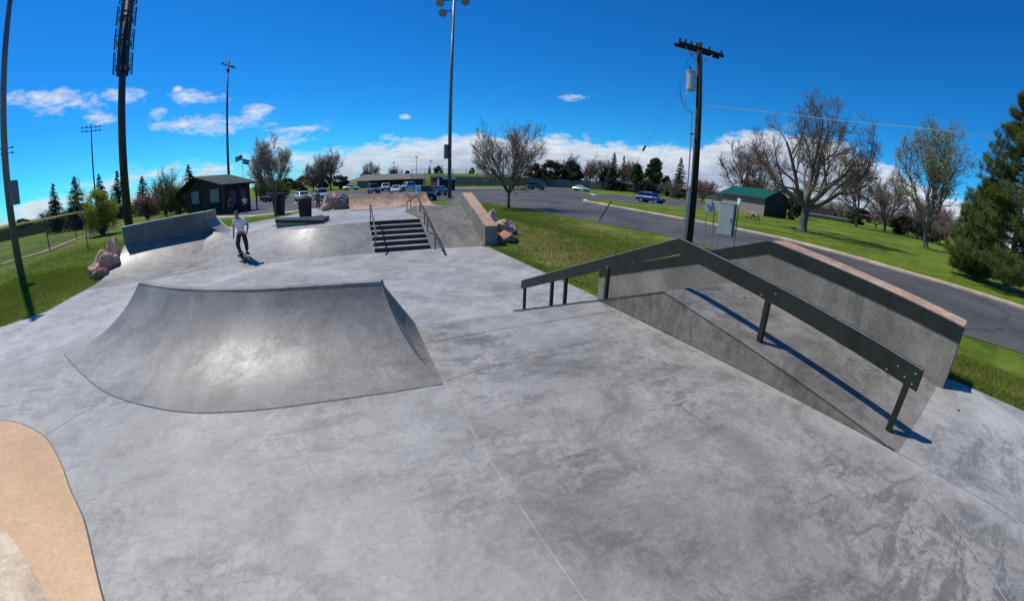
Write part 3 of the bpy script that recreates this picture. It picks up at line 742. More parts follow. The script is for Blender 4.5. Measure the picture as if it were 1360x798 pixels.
# ------------------------------------------------------------------ trees
class Tubes:
    def __init__(s): s.V=[]; s.F=[]; s.n=0
    def add(s,pts,rads,sides):
        P=np.array(pts); n=len(P); d=np.gradient(P,axis=0); d/=np.linalg.norm(d,axis=1)[:,None]+1e-9
        ref=np.array([.31,.77,.55]); x=np.cross(d,ref); x/=np.linalg.norm(x,axis=1)[:,None]+1e-9; y=np.cross(d,x)
        a=np.arange(sides)*2*PI/sides
        ring=P[:,None,:]+np.array(rads)[:,None,None]*(np.cos(a)[None,:,None]*x[:,None,:]+np.sin(a)[None,:,None]*y[:,None,:])
        s.V.append(ring.reshape(-1,3)); i=np.arange(n-1)[:,None]*sides; k=np.arange(sides)[None,:]; k2=(k+1)%sides
        f=np.stack([i+k,i+k2,i+sides+k2,i+sides+k],-1).reshape(-1,4)+s.n
        s.F.append(f); s.n+=n*sides
    def data(s,name,mat,smooth=True):
        V=np.concatenate(s.V); F=np.concatenate(s.F); o=flat_tris(name,V,F,mat,None,4)
        if smooth: o.data.polygons.foreach_set('use_smooth',[True]*len(o.data.polygons))
        me=o.data; bpy.data.objects.remove(o); return me
def leaves(tips,rnd,count,size,spread,asp=1.6,updown=1.0):
    """small two-triangle leaf cards scattered round the tips"""
    tips=np.array(tips); idx=rnd.integers(0,len(tips),count)
    c=tips[idx]+rnd.normal(0,spread,(count,3))
    a=rnd.normal(0,1,(count,3)); a/=np.linalg.norm(a,axis=1)[:,None]; b=rnd.normal(0,1,(count,3)); b-=a*(a*b).sum(1)[:,None]; b/=np.linalg.norm(b,axis=1)[:,None]
    s=size*rnd.uniform(.6,1.3,(count,1)); a=a*s*asp*.5; b=b*s*.5
    V=np.stack([c-a,c+b*.9,c+a,c-b*.9],1).reshape(-1,3); F=np.arange(count*4).reshape(-1,4); return V,F
def mesh_from(name,V,F,mat,n):
    o=flat_tris(name,V,F,mat,None,n); me=o.data; bpy.data.objects.remove(o); return me

def broad_tree(seed,H,Rad,trunk_h,levels=4,first=4,tilt=(18,52),env=None,kids=(5,6,6),wander=.20,trop=.10,trunk_r=.25,angle=(25,55),twig_r=.010,leaf=None,barkm='bark',twigm='twig',lean=(0,0),sweep=0.,ratio=.66,base_len=None,chr_=.6):
    rnd=random.Random(seed); nr=np.random.default_rng(seed); T0=Tubes(); T1=Tubes(); tips=[]
    def br(p,d,L,r,lev):
        nseg=6 if lev<2 else (5 if lev==2 else 3)
        pts=[p]; rs=[r]; ds=[d]
        for i in range(nseg):
            w=wander*(1.0 if lev<3 else 1.3)
            d=d+np.array([rnd.gauss(0,w),rnd.gauss(0,w),rnd.gauss(0,w*.7)+trop*(1 if lev>0 else .3)]); d/=np.linalg.norm(d)
            if env and lev>0:
                zc=H*env; hz=(H-zc) if p[2]>zc else zc*.92
                q_=np.array([p[0]/Rad/Rad,p[1]/Rad/Rad,(p[2]-zc)/hz/hz]); e_=math.sqrt((p[0]/Rad)**2+(p[1]/Rad)**2+((p[2]-zc)/hz)**2)
                if e_>.80 and lev<levels-1:
                    q_/=np.linalg.norm(q_)+1e-9; s_=max(0,float(d@q_)); d=d-q_*s_*min(1,(e_-.8)*3.2); d/=np.linalg.norm(d)+1e-9
                if e_>1.02 and i>1: break
            p=p+d*L/nseg; pts.append(p); rs.append(max(twig_r,r*(1-.62*(i+1)/nseg)) if lev<levels else max(twig_r*.5,r*(1-.8*(i+1)/nseg))); ds.append(d)
        nseg=len(pts)-1
        if nseg<1: return
        sides={0:9,1:7,2:5}.get(lev,3)
        (T0 if lev<=1 else T1).add(pts,rs,sides)
        if lev>=levels-1: tips.extend(pts[1:])
        if lev<levels:
            nk=kids[min(lev,len(kids)-1)]
            for k in range(nk):
                t=.22+.78*(k+rnd.random()*.8)/nk; t=min(t,.99); i=int(t*nseg); q=t*nseg-i
                pp=pts[i]+(pts[i+1]-pts[i])*q; dd=ds[min(i+1,nseg)]
                ang=R(rnd.uniform(*angle)); az=rnd.uniform(0,2*PI)
                x=np.cross(dd,[.3,.2,.9]); x/=np.linalg.norm(x)+1e-9; y=np.cross(dd,x)
                nd=dd*math.cos(ang)+(x*math.cos(az)+y*math.sin(az))*math.sin(ang)
                if nd[2]<-.15: nd[2]*=.3
                nd/=np.linalg.norm(nd)
                br(pp,nd,L*ratio*rnd.uniform(.75,1.15)*(1.05-.35*t),max(twig_r,rs[i]*chr_),lev+1)
    # trunk
    pts=[np.zeros(3)]; rs=[trunk_r*1.35]; d=np.array([lean[0],lean[1],1.]); n=6; p=np.zeros(3)
    for i in range(n):
        p=p+d/np.linalg.norm(d)*trunk_h/n+np.array([rnd.gauss(0,.012),rnd.gauss(0,.012),0])*trunk_h; pts.append(p); rs.append(trunk_r*(1.08 if i==0 else 1)*(1-.16*(i+1)/n))
    T0.add(pts,rs,12)
    Lb=base_len or (H-trunk_h)*.62
    for k in range(first):
        az=2*PI*k/first+rnd.uniform(-.4,.4); tl=R(rnd.uniform(*tilt) if k else 12)
        d=np.array([math.cos(az)*math.sin(tl),math.sin(az)*math.sin(tl),math.cos(tl)])
        br(pts[-1]-np.array([0,0,trunk_h*.10*k/first]),d,Lb*rnd.uniform(.85,1.1),trunk_r*rnd.uniform(.5,.68),1)
    # fit to height and radius, keeping the trunk where it is
    V=np.concatenate(T0.V+T1.V); zmax=np.percentile(V[:,2],99.7); rr=np.percentile(np.hypot(V[:,0],V[:,1]),98.5)
    sz=H/zmax; sr=Rad/rr
    def fit(A):
        A=A.copy(); f=np.clip((A[:,2]-trunk_h*.5)/(trunk_h*.8+.1),0,1)[:,None]
        A[:,:2]*=1+(sr-1)*f; A[:,2]=np.where(A[:,2]>trunk_h*.6,trunk_h*.6+(A[:,2]-trunk_h*.6)*((H-trunk_h*.6)/(zmax-trunk_h*.6)),A[:,2]); return A
    T0.V=[fit(a) for a in T0.V]; T1.V=[fit(a) for a in T1.V]
    tp=fit(np.array(tips))
    out=[('trunk',T0.data('trunk',M[barkm])),('crown',T1.data('crown',M[twigm]))]
    if leaf:
        for i,(mt,cnt,size,spr) in enumerate(leaf):
            V,F=leaves(tp,nr,cnt,size,spr); out.append(('foliage' ,mesh_from('foliage',V,F,M[mt],4)))
    return out
def plant(name,label,cat,x,y,parts,group=None,scale=(1,1,1),rz=0,z=None):
    t=thing(name,label,cat,(x,y,(ground(x,y) if z is None else z)-.03),rz,group,scale); cr=None
    for nm,me in parts:
        o=bpy.data.objects.new(nm,me); link(o,t)
        if nm=='crown': cr=o
        if nm=='foliage' and cr is not None: o.parent=cr
    return t

def conifer(seed,H,Rad,dens=1.0,mat='spruce',droop=.25,base=.04,card=(.26,.07),power=.85):
    rnd=random.Random(seed); T0=Tubes(); T0.add([(0,0,0),(0,0,H*.5),(0,0,H*.97)],[H*.020+.03,H*.012,.01],7)
    C=[];A=[]; z=base*H
    k=0
    while z<H*.985:
        f=(z-base*H)/(H*(1-base)); rr=Rad*(1-f)**power*(1 if f>.08 else .82+f*2)
        nb=max(4,int(11*(1-f)+4))
        for i in range(nb):
            az=rnd.uniform(0,2*PI); L=rr*rnd.uniform(.72,1.12)*(1 if rnd.random()>.12 else 1.22)
            T0.add([(0,0,z),(math.cos(az)*L*.5,math.sin(az)*L*.5,z+.02*L),(math.cos(az)*L,math.sin(az)*L,z-droop*L+.12*L)],[.025,.015,.006],3)
            m=max(3,int(L/.09*dens))
            for j in range(m):
                t=(j+rnd.random())/m; w=.34*L*(1-t)*.9+.06
                px=L*t; lat=rnd.uniform(-w,w); pz=z-droop*L*t*t+.14*L*t+rnd.uniform(-.10,.06)-abs(lat)*.25
                C.append((math.cos(az)*px-math.sin(az)*lat,math.sin(az)*px+math.cos(az)*lat,pz))
                o=az+(.7 if lat>0 else -.7)*rnd.uniform(.4,1.3); A.append((math.cos(o),math.sin(o),rnd.uniform(-.55,.15)))
        z+=H*(.020+.012*(1-f))*rnd.uniform(.8,1.2); k+=1
    C=np.array(C); A=np.array(A); nr=np.random.default_rng(seed); A/=np.linalg.norm(A,axis=1)[:,None]
    b=nr.normal(0,1,C.shape); b-=A*(A*b).sum(1)[:,None]; b/=np.linalg.norm(b,axis=1)[:,None]
    s=nr.uniform(.6,1.35,(len(C),1))*max(.6,min(1.6,H/8)); V=np.stack([C-A*card[0]*s*.5,C+b*card[1]*s,C+A*card[0]*s*.6,C-b*card[1]*s],1).reshape(-1,3)
    return [('trunk',T0.data('trunk',M['bark'])),('crown',mesh_from('crown',V,np.arange(len(V)).reshape(-1,4),M[mat],4))]

def clumpy(seed,H,Rad,mat,stem=.12,ncl=34,cards=110,size=.22,bottom=.12,squash=.9,twigs=True,clump=.30,barkm='bark',long=1.6,top_narrow=.0):
    """bush or round evergreen: stems carrying many separate leaf clumps"""
    rnd=random.Random(seed); nr=np.random.default_rng(seed); T0=Tubes(); Vs=[]
    for k in range(ncl):
        u=rnd.random(); zf=bottom+(1-bottom)*rnd.random()**.85
        prof=math.sin(PI*min(1,max(.06,(zf-bottom*.6)/(1.0-bottom*.6)*.86+.10)))**.7*(1-top_narrow*zf)
        az=rnd.uniform(0,2*PI); r=Rad*prof*math.sqrt(rnd.uniform(.12,1))*.86
        c=np.array([r*math.cos(az),r*math.sin(az),H*zf*(1-.06)])
        base=np.array([rnd.uniform(-.08,.08)*Rad,rnd.uniform(-.08,.08)*Rad,0])
        mid=base*.4+c*.45+np.array([0,0,H*.08]); T0.add([base,mid,c],[stem*.5,stem*.3,.01],4)
        cr=Rad*clump*rnd.uniform(.65,1.25); n=int(cards*rnd.uniform(.6,1.3))
        q=nr.normal(0,1,(n,3)); q/=np.linalg.norm(q,axis=1)[:,None]; q*=(nr.uniform(0,1,(n,1))**.45)*cr; q[:,2]*=squash
        Vs.append(c+q)
    tips=np.concatenate(Vs); tips[:,2]=np.clip(tips[:,2],H*.02,H*1.04); V,F=leaves(tips,nr,len(tips),size,.02,long)
    return [('trunk',T0.data('trunk',M[barkm])),('crown',mesh_from('crown',V,F,M[mat],4))]

def pine_near(seed,H,Rad):
    """open pine: whorled limbs that carry upturned needle tufts with dark gaps between"""
    rnd=random.Random(seed); nr=np.random.default_rng(seed); T0=Tubes()
    T0.add([(0,0,0),(.08,0,H*.35),(-.05,.06,H*.7),(0,0,H*.97)],[.24,.17,.09,.02],9); tufts=[]
    z=H*.03
    while z<H*.97:
        f=z/H; rr=Rad*((1-f)**.62)*(.84+.16*min(1,f*6)); nb=rnd.randint(6,8)
        for i in range(nb):
            az=rnd.uniform(0,2*PI); L=rr*rnd.uniform(.6,1.16); p=np.array([0,0,z]); d=np.array([math.cos(az),math.sin(az),rnd.uniform(-.12,.25)])
            pts=[p]; n=7
            for k in range(n):
                d=d+np.array([rnd.gauss(0,.12),rnd.gauss(0,.12),.05]); d/=np.linalg.norm(d); p=p+d*L/n; pts.append(p)
                if k>=1:
                    for q in range(4):
                        s=np.cross(d,[0,0,1]); s/=np.linalg.norm(s)+1e-9; e=p+s*rnd.uniform(-1,1)*L*.26*(1-.55*k/n)+np.array([0,0,rnd.uniform(-.10,.32)])
                        T0.add([p,(p+e)/2+np.array([0,0,-.03]),e],[.018,.012,.008],3); tufts.append((e,(e-p)/(np.linalg.norm(e-p)+1e-9)))
            T0.add(pts,[.055*(1-.8*k/n) for k in range(n+1)],4); tufts.append((pts[-1],d))
        z+=H*.032*rnd.uniform(.8,1.25)
    C=np.array([t[0] for t in tufts]); D=np.array([t[1] for t in tufts])
    K=40; C=np.repeat(C,K,0); D=np.repeat(D,K,0); n=len(C)
    C=C+nr.normal(0,.085,(n,3))+D*nr.uniform(-.28,.10,(n,1))
    a=D*.6+np.array([0,0,.55])+nr.normal(0,.55,(n,3)); a/=np.linalg.norm(a,axis=1)[:,None]
    b=nr.normal(0,1,(n,3)); b-=a*(a*b).sum(1)[:,None]; b/=np.linalg.norm(b,axis=1)[:,None]
    L=nr.uniform(.11,.23,(n,1)); V=np.stack([C-b*.014,C+b*.014,C+a*L],1).reshape(-1,3)
    return [('trunk',T0.data('trunk',M['bark'])),('crown',mesh_from('crown',V,np.arange(n*3).reshape(-1,3),M['pine'],3))]

# feature trees
plant('bare_tree','leafless round-crowned young tree on the grass between the far ledge and the car park','tree',14.82,33.0,
      broad_tree(21,7.7,3.5,1.25,levels=4,first=10,kids=(6,8,9,7),tilt=(15,82),env=.55,trunk_r=.14,angle=(22,50),twig_r=.0085,trop=.07,wander=.17,ratio=.60,leaf=[('buds',5000,.045,.08)],twigm='twiggrey'))
plant('big_bare_tree','largest wide-spreading leafless tree on the lawn, right of the green-roofed shed','tree',41.1,18.9,
      broad_tree(33,14.2,7.1,2.5,levels=5,first=7,kids=(6,6,7,7,6),tilt=(18,76),env=.52,chr_=.52,trunk_r=.46,angle=(24,56),twig_r=.010,trop=.05,wander=.20,ratio=.62,twigm='twig',barkm='bark'))
plant('blossom_tree','slim young tree covered in pale blossom behind the skater, right of the brown kiosk','tree',-5.4,36.0,
      broad_tree(5,6.8,2.0,1.4,levels=4,first=7,kids=(5,7,7,5),tilt=(15,50),env=.55,trunk_r=.11,angle=(18,40),twig_r=.011,trop=.16,wander=.15,leaf=[('blossom',9000,.075,.12)],twigm='twiggrey'))
plant('cottonwood','tall tree with sparse pale new leaves and a bent pale trunk beside the near pines','tree',63.8,9.6,
      broad_tree(12,16.8,5.7,2.0,levels=4,first=6,kids=(6,7,7,6),tilt=(12,42),env=.56,ratio=.62,trunk_r=.34,angle=(20,48),twig_r=.02,trop=.10,wander=.19,leaf=[('cotton',7500,.16,.28)],twigm='twiggrey',lean=(-.12,.22)))
bt=broad_tree(41,15.5,7.8,2.2,levels=4,first=7,kids=(6,7,8,7),tilt=(20,66),env=.50,ratio=.62,trunk_r=.34,angle=(24,54),twig_r=.022,trop=.05,wander=.19,twigm='twig')
plant('bare_tree','leafless brown tree standing between the largest bare tree and the pale-leaved tree','tree',90.5,29.0,bt)
plant('pine_tree','tall dense pine cut by the right edge of the view','pine tree',33.4,-1.0,pine_near(3,12.4,4.7),z=-1.0)
plant('pine_tree','shorter bushy pine in front of the tall pine at the right edge','pine tree',35.0,1.3,pine_near(9,6.6,2.7),z=-1.0)

# shared meshes for trees farther off
SPR=[conifer(50+i,8,1.7,dens=1.0) for i in range(3)]
BAR=[broad_tree(60+i,11,4.4,1.5,levels=4,first=7,kids=(5,7,8,6),tilt=(18,62),env=.52,ratio=.62,trunk_r=.22,angle=(22,52),twig_r=.026,trop=.07,wander=.18,twigm=('twig','twiggrey')[i%2]) for i in range(3)]
REDT=broad_tree(66,8,4.4,1.0,levels=4,first=7,kids=(5,7,7,5),tilt=(18,66),env=.5,trunk_r=.2,angle=(20,48),twig_r=.03,trop=.13,wander=.18,twigm='twigred',leaf=[('redleaf',2500,.16,.25)])
DRK=[clumpy(70+i,6,2.6,'darkleaf',ncl=38,cards=120,size=.26,bottom=.10,clump=.30) for i in range(3)]
PNF=clumpy(75,11.4,4.3,'pinefar',ncl=60,cards=150,size=.36,bottom=.08,clump=.22,top_narrow=.45,stem=.3)
def far(kind,x,y,h,r,label,i=0,group=None):
    WF={'spruce':1.45,'dark':1.25,'pine':1.2,'bare':1.15,'red':1.15}[kind]
    src,H0,R0,nm,cat={'spruce':(SPR[i%3],8,1.7,'spruce_tree','spruce tree'),'bare':(BAR[i%3],11,4.2,'bare_tree','tree'),'red':(REDT,8,4.4,'bare_tree','tree'),'dark':(DRK[i%3],6,2.6,'evergreen_tree','evergreen tree'),'pine':(PNF,11.4,4.3,'pine_tree','pine tree')}[kind]
    return plant(nm,label,cat,x,y,src,group,(r*WF/R0,r*WF/R0,h/H0),rz=(i*1.7)%6.28)
GL='dark spruces beyond the left fence'; GC='trees far behind the car park'; GR='trees beyond the right fence'; GE='small trees on the far skyline'
for i,(k,x,y,h,r,l,gp) in enumerate([
 ('dark',-128,124,4.2,3.4,'small dark tree on the left skyline, leftmost one',GE),
 ('dark',-117,136,3.4,3.6,'low dark tree on the left skyline beyond the fence',GE),
 ('bare',-110,141,4.6,3.4,'small leafless tree on the left skyline beyond the fence',GE),
 ('dark',-101,148,4.2,4.0,'rounded dark tree on the left skyline next to the leftmost spruce',GE),
 ('spruce',-44.72,60.21,7.2,1.6,'leftmost dark spruce beyond the fence on the left',GL),
 ('spruce',-39.18,58.0,7.6,1.8,'dark spruce directly behind the leafless sapling at the left fence',GL),
 ('spruce',-41.23,68.56,8.1,1.6,'dark spruce whose tip shows above the yellow-green bush, below a floodlight mast',GL),
 ('spruce',-40.45,73.62,8.4,1.9,'dark spruce just left of the thick antenna mast',GL),
 ('spruce',-34.75,72.06,6.8,1.7,'dark spruce just right of the thick antenna mast',GL),
 ('spruce',-32.06,89.43,8.9,2.1,'dark spruce rising behind the roof of the brown kiosk, at its left',GL),
 ('bare',-7.09,124.8,7.3,3.8,'low leafless tree between the blossom tree and the twiggy tree behind the car park',GC),
 ('bare',-1.88,129.99,12.7,5.2,'tallest twiggy tree behind the left end of the car park',GC),
 ('bare',-4.6,128,10.5,4.2,'twiggy tree overlapping the left side of the tallest twiggy tree behind the car park',GC),
 ('dark',-11.29,139.54,4.8,3.2,'low dark evergreen behind the white sedan at the left of the car park',GC),
 ('dark',-5.55,134.89,5.6,3.2,'dark evergreen between the white sedan and the silver car behind the car park',GC),
 ('dark',1.31,137.99,4.5,2.9,'low dark evergreen behind the silver car',GC),
 ('dark',-15.58,129.06,4.4,3.4,'dark evergreen seen through the blossom tree',GC),
 ('dark',-20.58,128.06,4.8,3.6,'dark evergreen just right of the brown kiosk',GC),
 ('dark',10.97,149.6,5.9,2.5,'round dark evergreen above the pale roof of the low building',GC),
 ('bare',12.32,139.46,8.9,2.8,'thin leafless tree above the low building in the far distance',GC),
 ('dark',23.55,168.36,6.3,1.6,'small dark tree above the low dark building, left one',GE),
 ('dark',29.94,172.42,6.1,1.5,'small dark tree above the low dark building, right one',GE),
 ('bare',25.31,178.48,8.3,3.0,'small leafless tree on the skyline above the white pickup',GE),
 ('spruce',42.43,185.2,8.6,1.5,'small conifer on the skyline, left one of the three near the grey mast',GE),
 ('dark',46.17,184.31,8.4,2.0,'round conifer on the skyline, middle one of the three near the grey mast',GE),
 ('spruce',48.2,183.79,8.8,1.3,'narrow conifer on the skyline touching the grey mast',GE),
 ('dark',64.86,189.19,7.7,1.6,'lone small dark tree on the skyline right of the grey mast',GE),
 ('dark',70.0,133.5,8.6,3.6,'dark round evergreen seen through the right side of the leafless tree by the car park',GR),
 ('dark',74.53,130.17,9.8,4.0,'dark round evergreen left of the white sedan, beyond the long fence',GR),
 ('dark',81.14,126.16,9.9,4.0,'dark round evergreen directly beyond the white sedan',GR),
 ('bare',88.5,139.5,13.8,5.2,'tall leafless tree behind the dark round evergreens beyond the long fence',GR),
 ('red',86.88,122.28,9.2,3.2,'reddish-brown budding tree right of the white sedan',GR),
 ('bare',89.5,120.4,12.8,3.9,'leafless tree left of the tallest spruce beyond the fence',GR),
 ('spruce',90.83,113.02,13.9,2.7,'tallest dark spruce beyond the long fence',GR),
 ('spruce',95.46,113.1,13.0,2.2,'second dark spruce just right of the tallest one beyond the fence',GR),
 ('red',95.59,109.03,11.3,3.6,'brown budding tree left of the broad green pine',GR),
 ('dark',92.6,118.0,8.0,3.2,'dark evergreen at the foot of the tallest spruce',GR),
 ('dark',78.2,129.0,8.6,3.4,'low dark evergreen wedged between the two round ones beyond the white sedan',GR),
 ('dark',84.4,127.5,7.6,3.0,'dark evergreen behind the reddish-brown budding tree',GR),
 ('bare',94.6,119.5,11.0,4.4,'leafless tree showing between the two tallest spruces',GR),
 ('red',99.0,100.5,7.0,3.0,'low brown budding tree just right of the broad green pine',GR),
 ('pine',88.3,97.6,9.4,3.4,'smaller green pine merging with the left side of the broad green pine',GR),
 ('pine',91.05,92.79,11.6,4.4,'broad green pine above the blue car',GR),
 ('dark',97.55,93.32,6.5,1.7,'small dark evergreen at the right foot of the broad green pine',GR),
 ('spruce',85.55,76.85,11.6,2.2,'slender dark spruce just left of the wooden utility pole',GR),
 ('bare',74.92,141.38,7.5,3.8,'small leafless tree beside the round crown near the car park',GR),
 ('red',85.94,68.66,5.8,4.2,'low purple-brown brush right of the utility pole',GR),
 ('bare',80.5,74.2,5.0,2.6,'low leafless brush just right of the utility pole',GR),
 ('red',97.81,60.48,8.0,4.5,'reddish twiggy tree above the green roof of the shed',GR),
 ('bare',79.5,51.6,14.6,6.0,'broad leafless tree behind the shed, left of the largest bare tree',GR),
 ('dark',81.14,38.94,5.6,2.4,'dark evergreen behind the trunk of the largest bare tree',GR),
 ('bare',97.5,24.5,12.5,6.0,'leafless tree overlapping the right side of the brown tree on the lawn',GR),
 ('spruce',127.26,26.53,9.4,2.2,'dark spruce in the gap left of the pale-leaved tree, left one',GR),
 ('spruce',127.96,22.0,8.8,2.0,'dark spruce in the gap left of the pale-leaved tree, right one',GR),
 ('bare',116.38,29.25,7.6,5.0,'leafless brush at the far edge of the right lawn',GR),
 ('red',108.62,17.38,9.5,4.6,'brown brush behind the pale-leaved tree',GR),
 ('bare',100.6,14.2,8.6,4.4,'leafless brush between the pale-leaved tree and the pines',GR),
]): far(k,x,y,h,r,l,i,gp)
far('dark',63.6,31.2,2.3,.85,'small round dark bush at the right corner of the green-roofed shed',1,'shrubs')
# brush along the far edge of the right lawn: separate shrubs
k=0
for (x,y,h,r) in [(112,40,5.2,4.2),(116,36.5,4.2,3.4),(119,32.5,4.6,3.6),(112,25.5,4.6,3.4),(106,22,4.2,3.2),(110,19,5.4,3.4),(101,17.8,4.6,3.0),(98,14,5.2,3.2),(93,11.6,5.2,3.0),(88,7.6,5.8,3.2),(84,3.4,5.0,3.0),(110,46,3.6,3.4),(105,51,3.4,3.4)]:
    far('dark' if k%3==1 else 'bare',x,y,h,r,'low brush at the far edge of the right lawn',k,'brush along the far edge of the right lawn'); k+=1

# bushes on the left
def bush(parts,name,label,x,y,h0,r0,h,r,cat='bush',group='bushes left of the kiosk'):
    return plant(name,label,cat,x,y,parts,group,(r/r0,r/r0,h/h0))
def with_stems(seed,H,Rad,mat,cnt,size,twigm='twig',twig=.012,spread=.14,trunk=.3):
    return broad_tree(seed,H,Rad,trunk,levels=3,first=24,kids=(6,7,6),tilt=(5,82),env=.5,ratio=.55,trunk_r=.09,angle=(16,44),twig_r=twig,trop=.10,wander=.16,leaf=[(mat,cnt,size,spread)],twigm=twigm)
plant('forsythia_bush','bright yellow-green round bush beyond the left boulders','bush',-23.72,39.0,clumpy(81,4.3,2.3,'forsy',ncl=150,cards=110,size=.085,bottom=.10,clump=.22,stem=.07,barkm='twig'),'bushes left of the kiosk')
plant('bush','pinkish-brown rounded bush just right of the thick antenna mast','bush',-24.97,52.35,with_stems(82,3.1,1.8,'redleaf',14000,.09,'twigred',.012),'bushes left of the kiosk')
plant('shrub','tall half-bare shrub with thin upright stems left of the kiosk','shrub',-24.04,56.6,with_stems(83,6.4,2.7,'greenleaf',2600,.10,'twig',.018,.25),'bushes left of the kiosk')
plant('bush','green leafy bush touching the left end of the kiosk','bush',-21.6,55.5,with_stems(84,4.0,2.0,'greenleaf',13000,.10,'twig',.015,.2),'bushes left of the kiosk')
plant('bush','dull green bush between the pinkish bush and the kiosk','bush',-26.14,63.33,with_stems(85,3.9,2.4,'greenleaf',12000,.11,'twig',.015,.2),'bushes left of the kiosk')
plant('bush','olive-yellow bush between the kiosk and the blossom tree','bush',-14.3,80.65,with_stems(86,4.5,2.3,'forsy',6500,.13,'twig',.015,.2),'bushes left of the kiosk')
plant('bush','second olive bush just right of the kiosk, lower than its neighbour','bush',-11.2,83.6,with_stems(87,3.2,2.0,'greenleaf',5000,.13,'twig',.015,.2),'bushes left of the kiosk')
plant('sapling','thin leafless sapling with tall upright shoots beside the left fence','tree',-18.45,27.98,
      broad_tree(91,4.9,.95,1.9,levels=3,first=5,kids=(4,4,4),trunk_r=.04,angle=(15,32),twig_r=.006,trop=.22,wander=.10,leaf=[('greenleaf',260,.06,.08)],twigm='twiggrey'))

# ------------------------------------------------------------------ grass blades along the near lawns
rg=np.random.default_rng(4)
def blades(N,box,hgt,wid):
    pts=[]
    x0,x1,y0,y1=box; need=N
    X=rg.uniform(x0,x1,N*3); Y=rg.uniform(y0,y1,N*3); keep=[]
    for x,y in zip(X,Y):
        if inpoly(x,y,FLOOR) and x<5.55: continue
        if inpoly(x,y,UP): continue
        if x<5.76 and y<8: continue
        if 5.4<x<6.12 and 14.3<y<21: continue
        if x>14.0 and not (inpoly(x,y,[(5,-9)]+near_edge[:9]+[(5,40)])): continue
        ed=min(x-x0,x1-x,y-y0,y1-y); ed=9 if (x<x0+.5 and x0>5 ) else ed
        if ed<3 and rg.random()>(ed/3)**.8: continue
        keep.append((x,y,ground(x,y)-.015))
        if len(keep)>=N: break
    P=np.array(keep); n=len(P); h=rg.uniform(.5,1.2,(n,1))*hgt; a=rg.uniform(0,2*PI,n)
    b=np.stack([np.cos(a),np.sin(a),np.zeros(n)],1)*wid; tip=P+np.concatenate([rg.normal(0,.35,(n,2))*h,h],1)
    return np.stack([P-b,P+b,tip],1).reshape(-1,3)
V=np.concatenate([blades(80000,(5.72,10,-6,5),.075,.0045),blades(80000,(5.5,14.5,2,24),.085,.007),blades(26000,(8,16,20,40),.09,.013),blades(80000,(-18,-9.3,8,20),.08,.007),blades(26000,(-22,-9,16,32),.07,.012),blades(16000,(-12,0,21,38),.06,.011)])
Vd=np.concatenate([blades(9000,(5.72,9.5,-6,5),.07,.005),blades(9000,(6,11,6,18),.08,.007),blades(5000,(-17,-9.5,9,18),.08,.007),blades(5000,(9,15,12,26),.08,.010)])
tag(flat_tris('dry_grass',Vd,np.arange(len(Vd)).reshape(-1,3),M['straw']),kind='stuff')
tag(flat_tris('grass_blades',V,np.arange(len(V)).reshape(-1,3),M['blade']),kind='stuff')

# ------------------------------------------------------------------ masts, poles, wires
def tube_pole(m,x,y,z0,z1,r0,r1,n=14): m.bar((x,y,z0),(x,y,z1),r0,n=n,r2=r1)
def mast(name,label,x,y,z0,z1,r0,r1,mat,group='floodlight masts'):
    t=thing(name,label,'floodlight mast',(x,y,z0),0,group); m=MB(); tube_pole(m,0,0,0,z1-z0,r0,r1,16); m.build('pole',mat,t,smooth=True); return t
def floodlight(t,px,py,pz,az,s=1.,tilt=.5):
    """a bowl-shaped floodlight on a short bracket facing azimuth az"""
    d=Vector((math.cos(az),math.sin(az),-tilt)).normalized(); c=Vector((px,py,pz))
    m=MB(); m.bar(c-d*.05*s,c+d*.30*s,.10*s,n=10,r2=.30*s); m.bar(c-d*.28*s,c-d*.05*s,.13*s,n=8,r2=.11*s); o=m.build('lamp_housing',M['antenna'],t,smooth=False)
    g_=MB(); g_.bar(c+d*.30*s,c+d*.315*s,.285*s,n=10); g_.build('lamp_lens',M['lampglass'],o)

# A: near left mast with its box
zA=ground(-13.3,14.9); pa=mast('floodlight_mast','tall grey mast with a box at the far left edge of the view',-16.21,18.1,-1.1,15.6,.19,.12,M['polegrey'])
m=MB(); m.box(.19,.53,-.19,.2,3.47,4.55); m.build('control_box',M['polegrey'],pa,bevel=.01); 
for k in range(2): floodlight(pa,-.25+.5*k,0,15.7,-.8,.6)
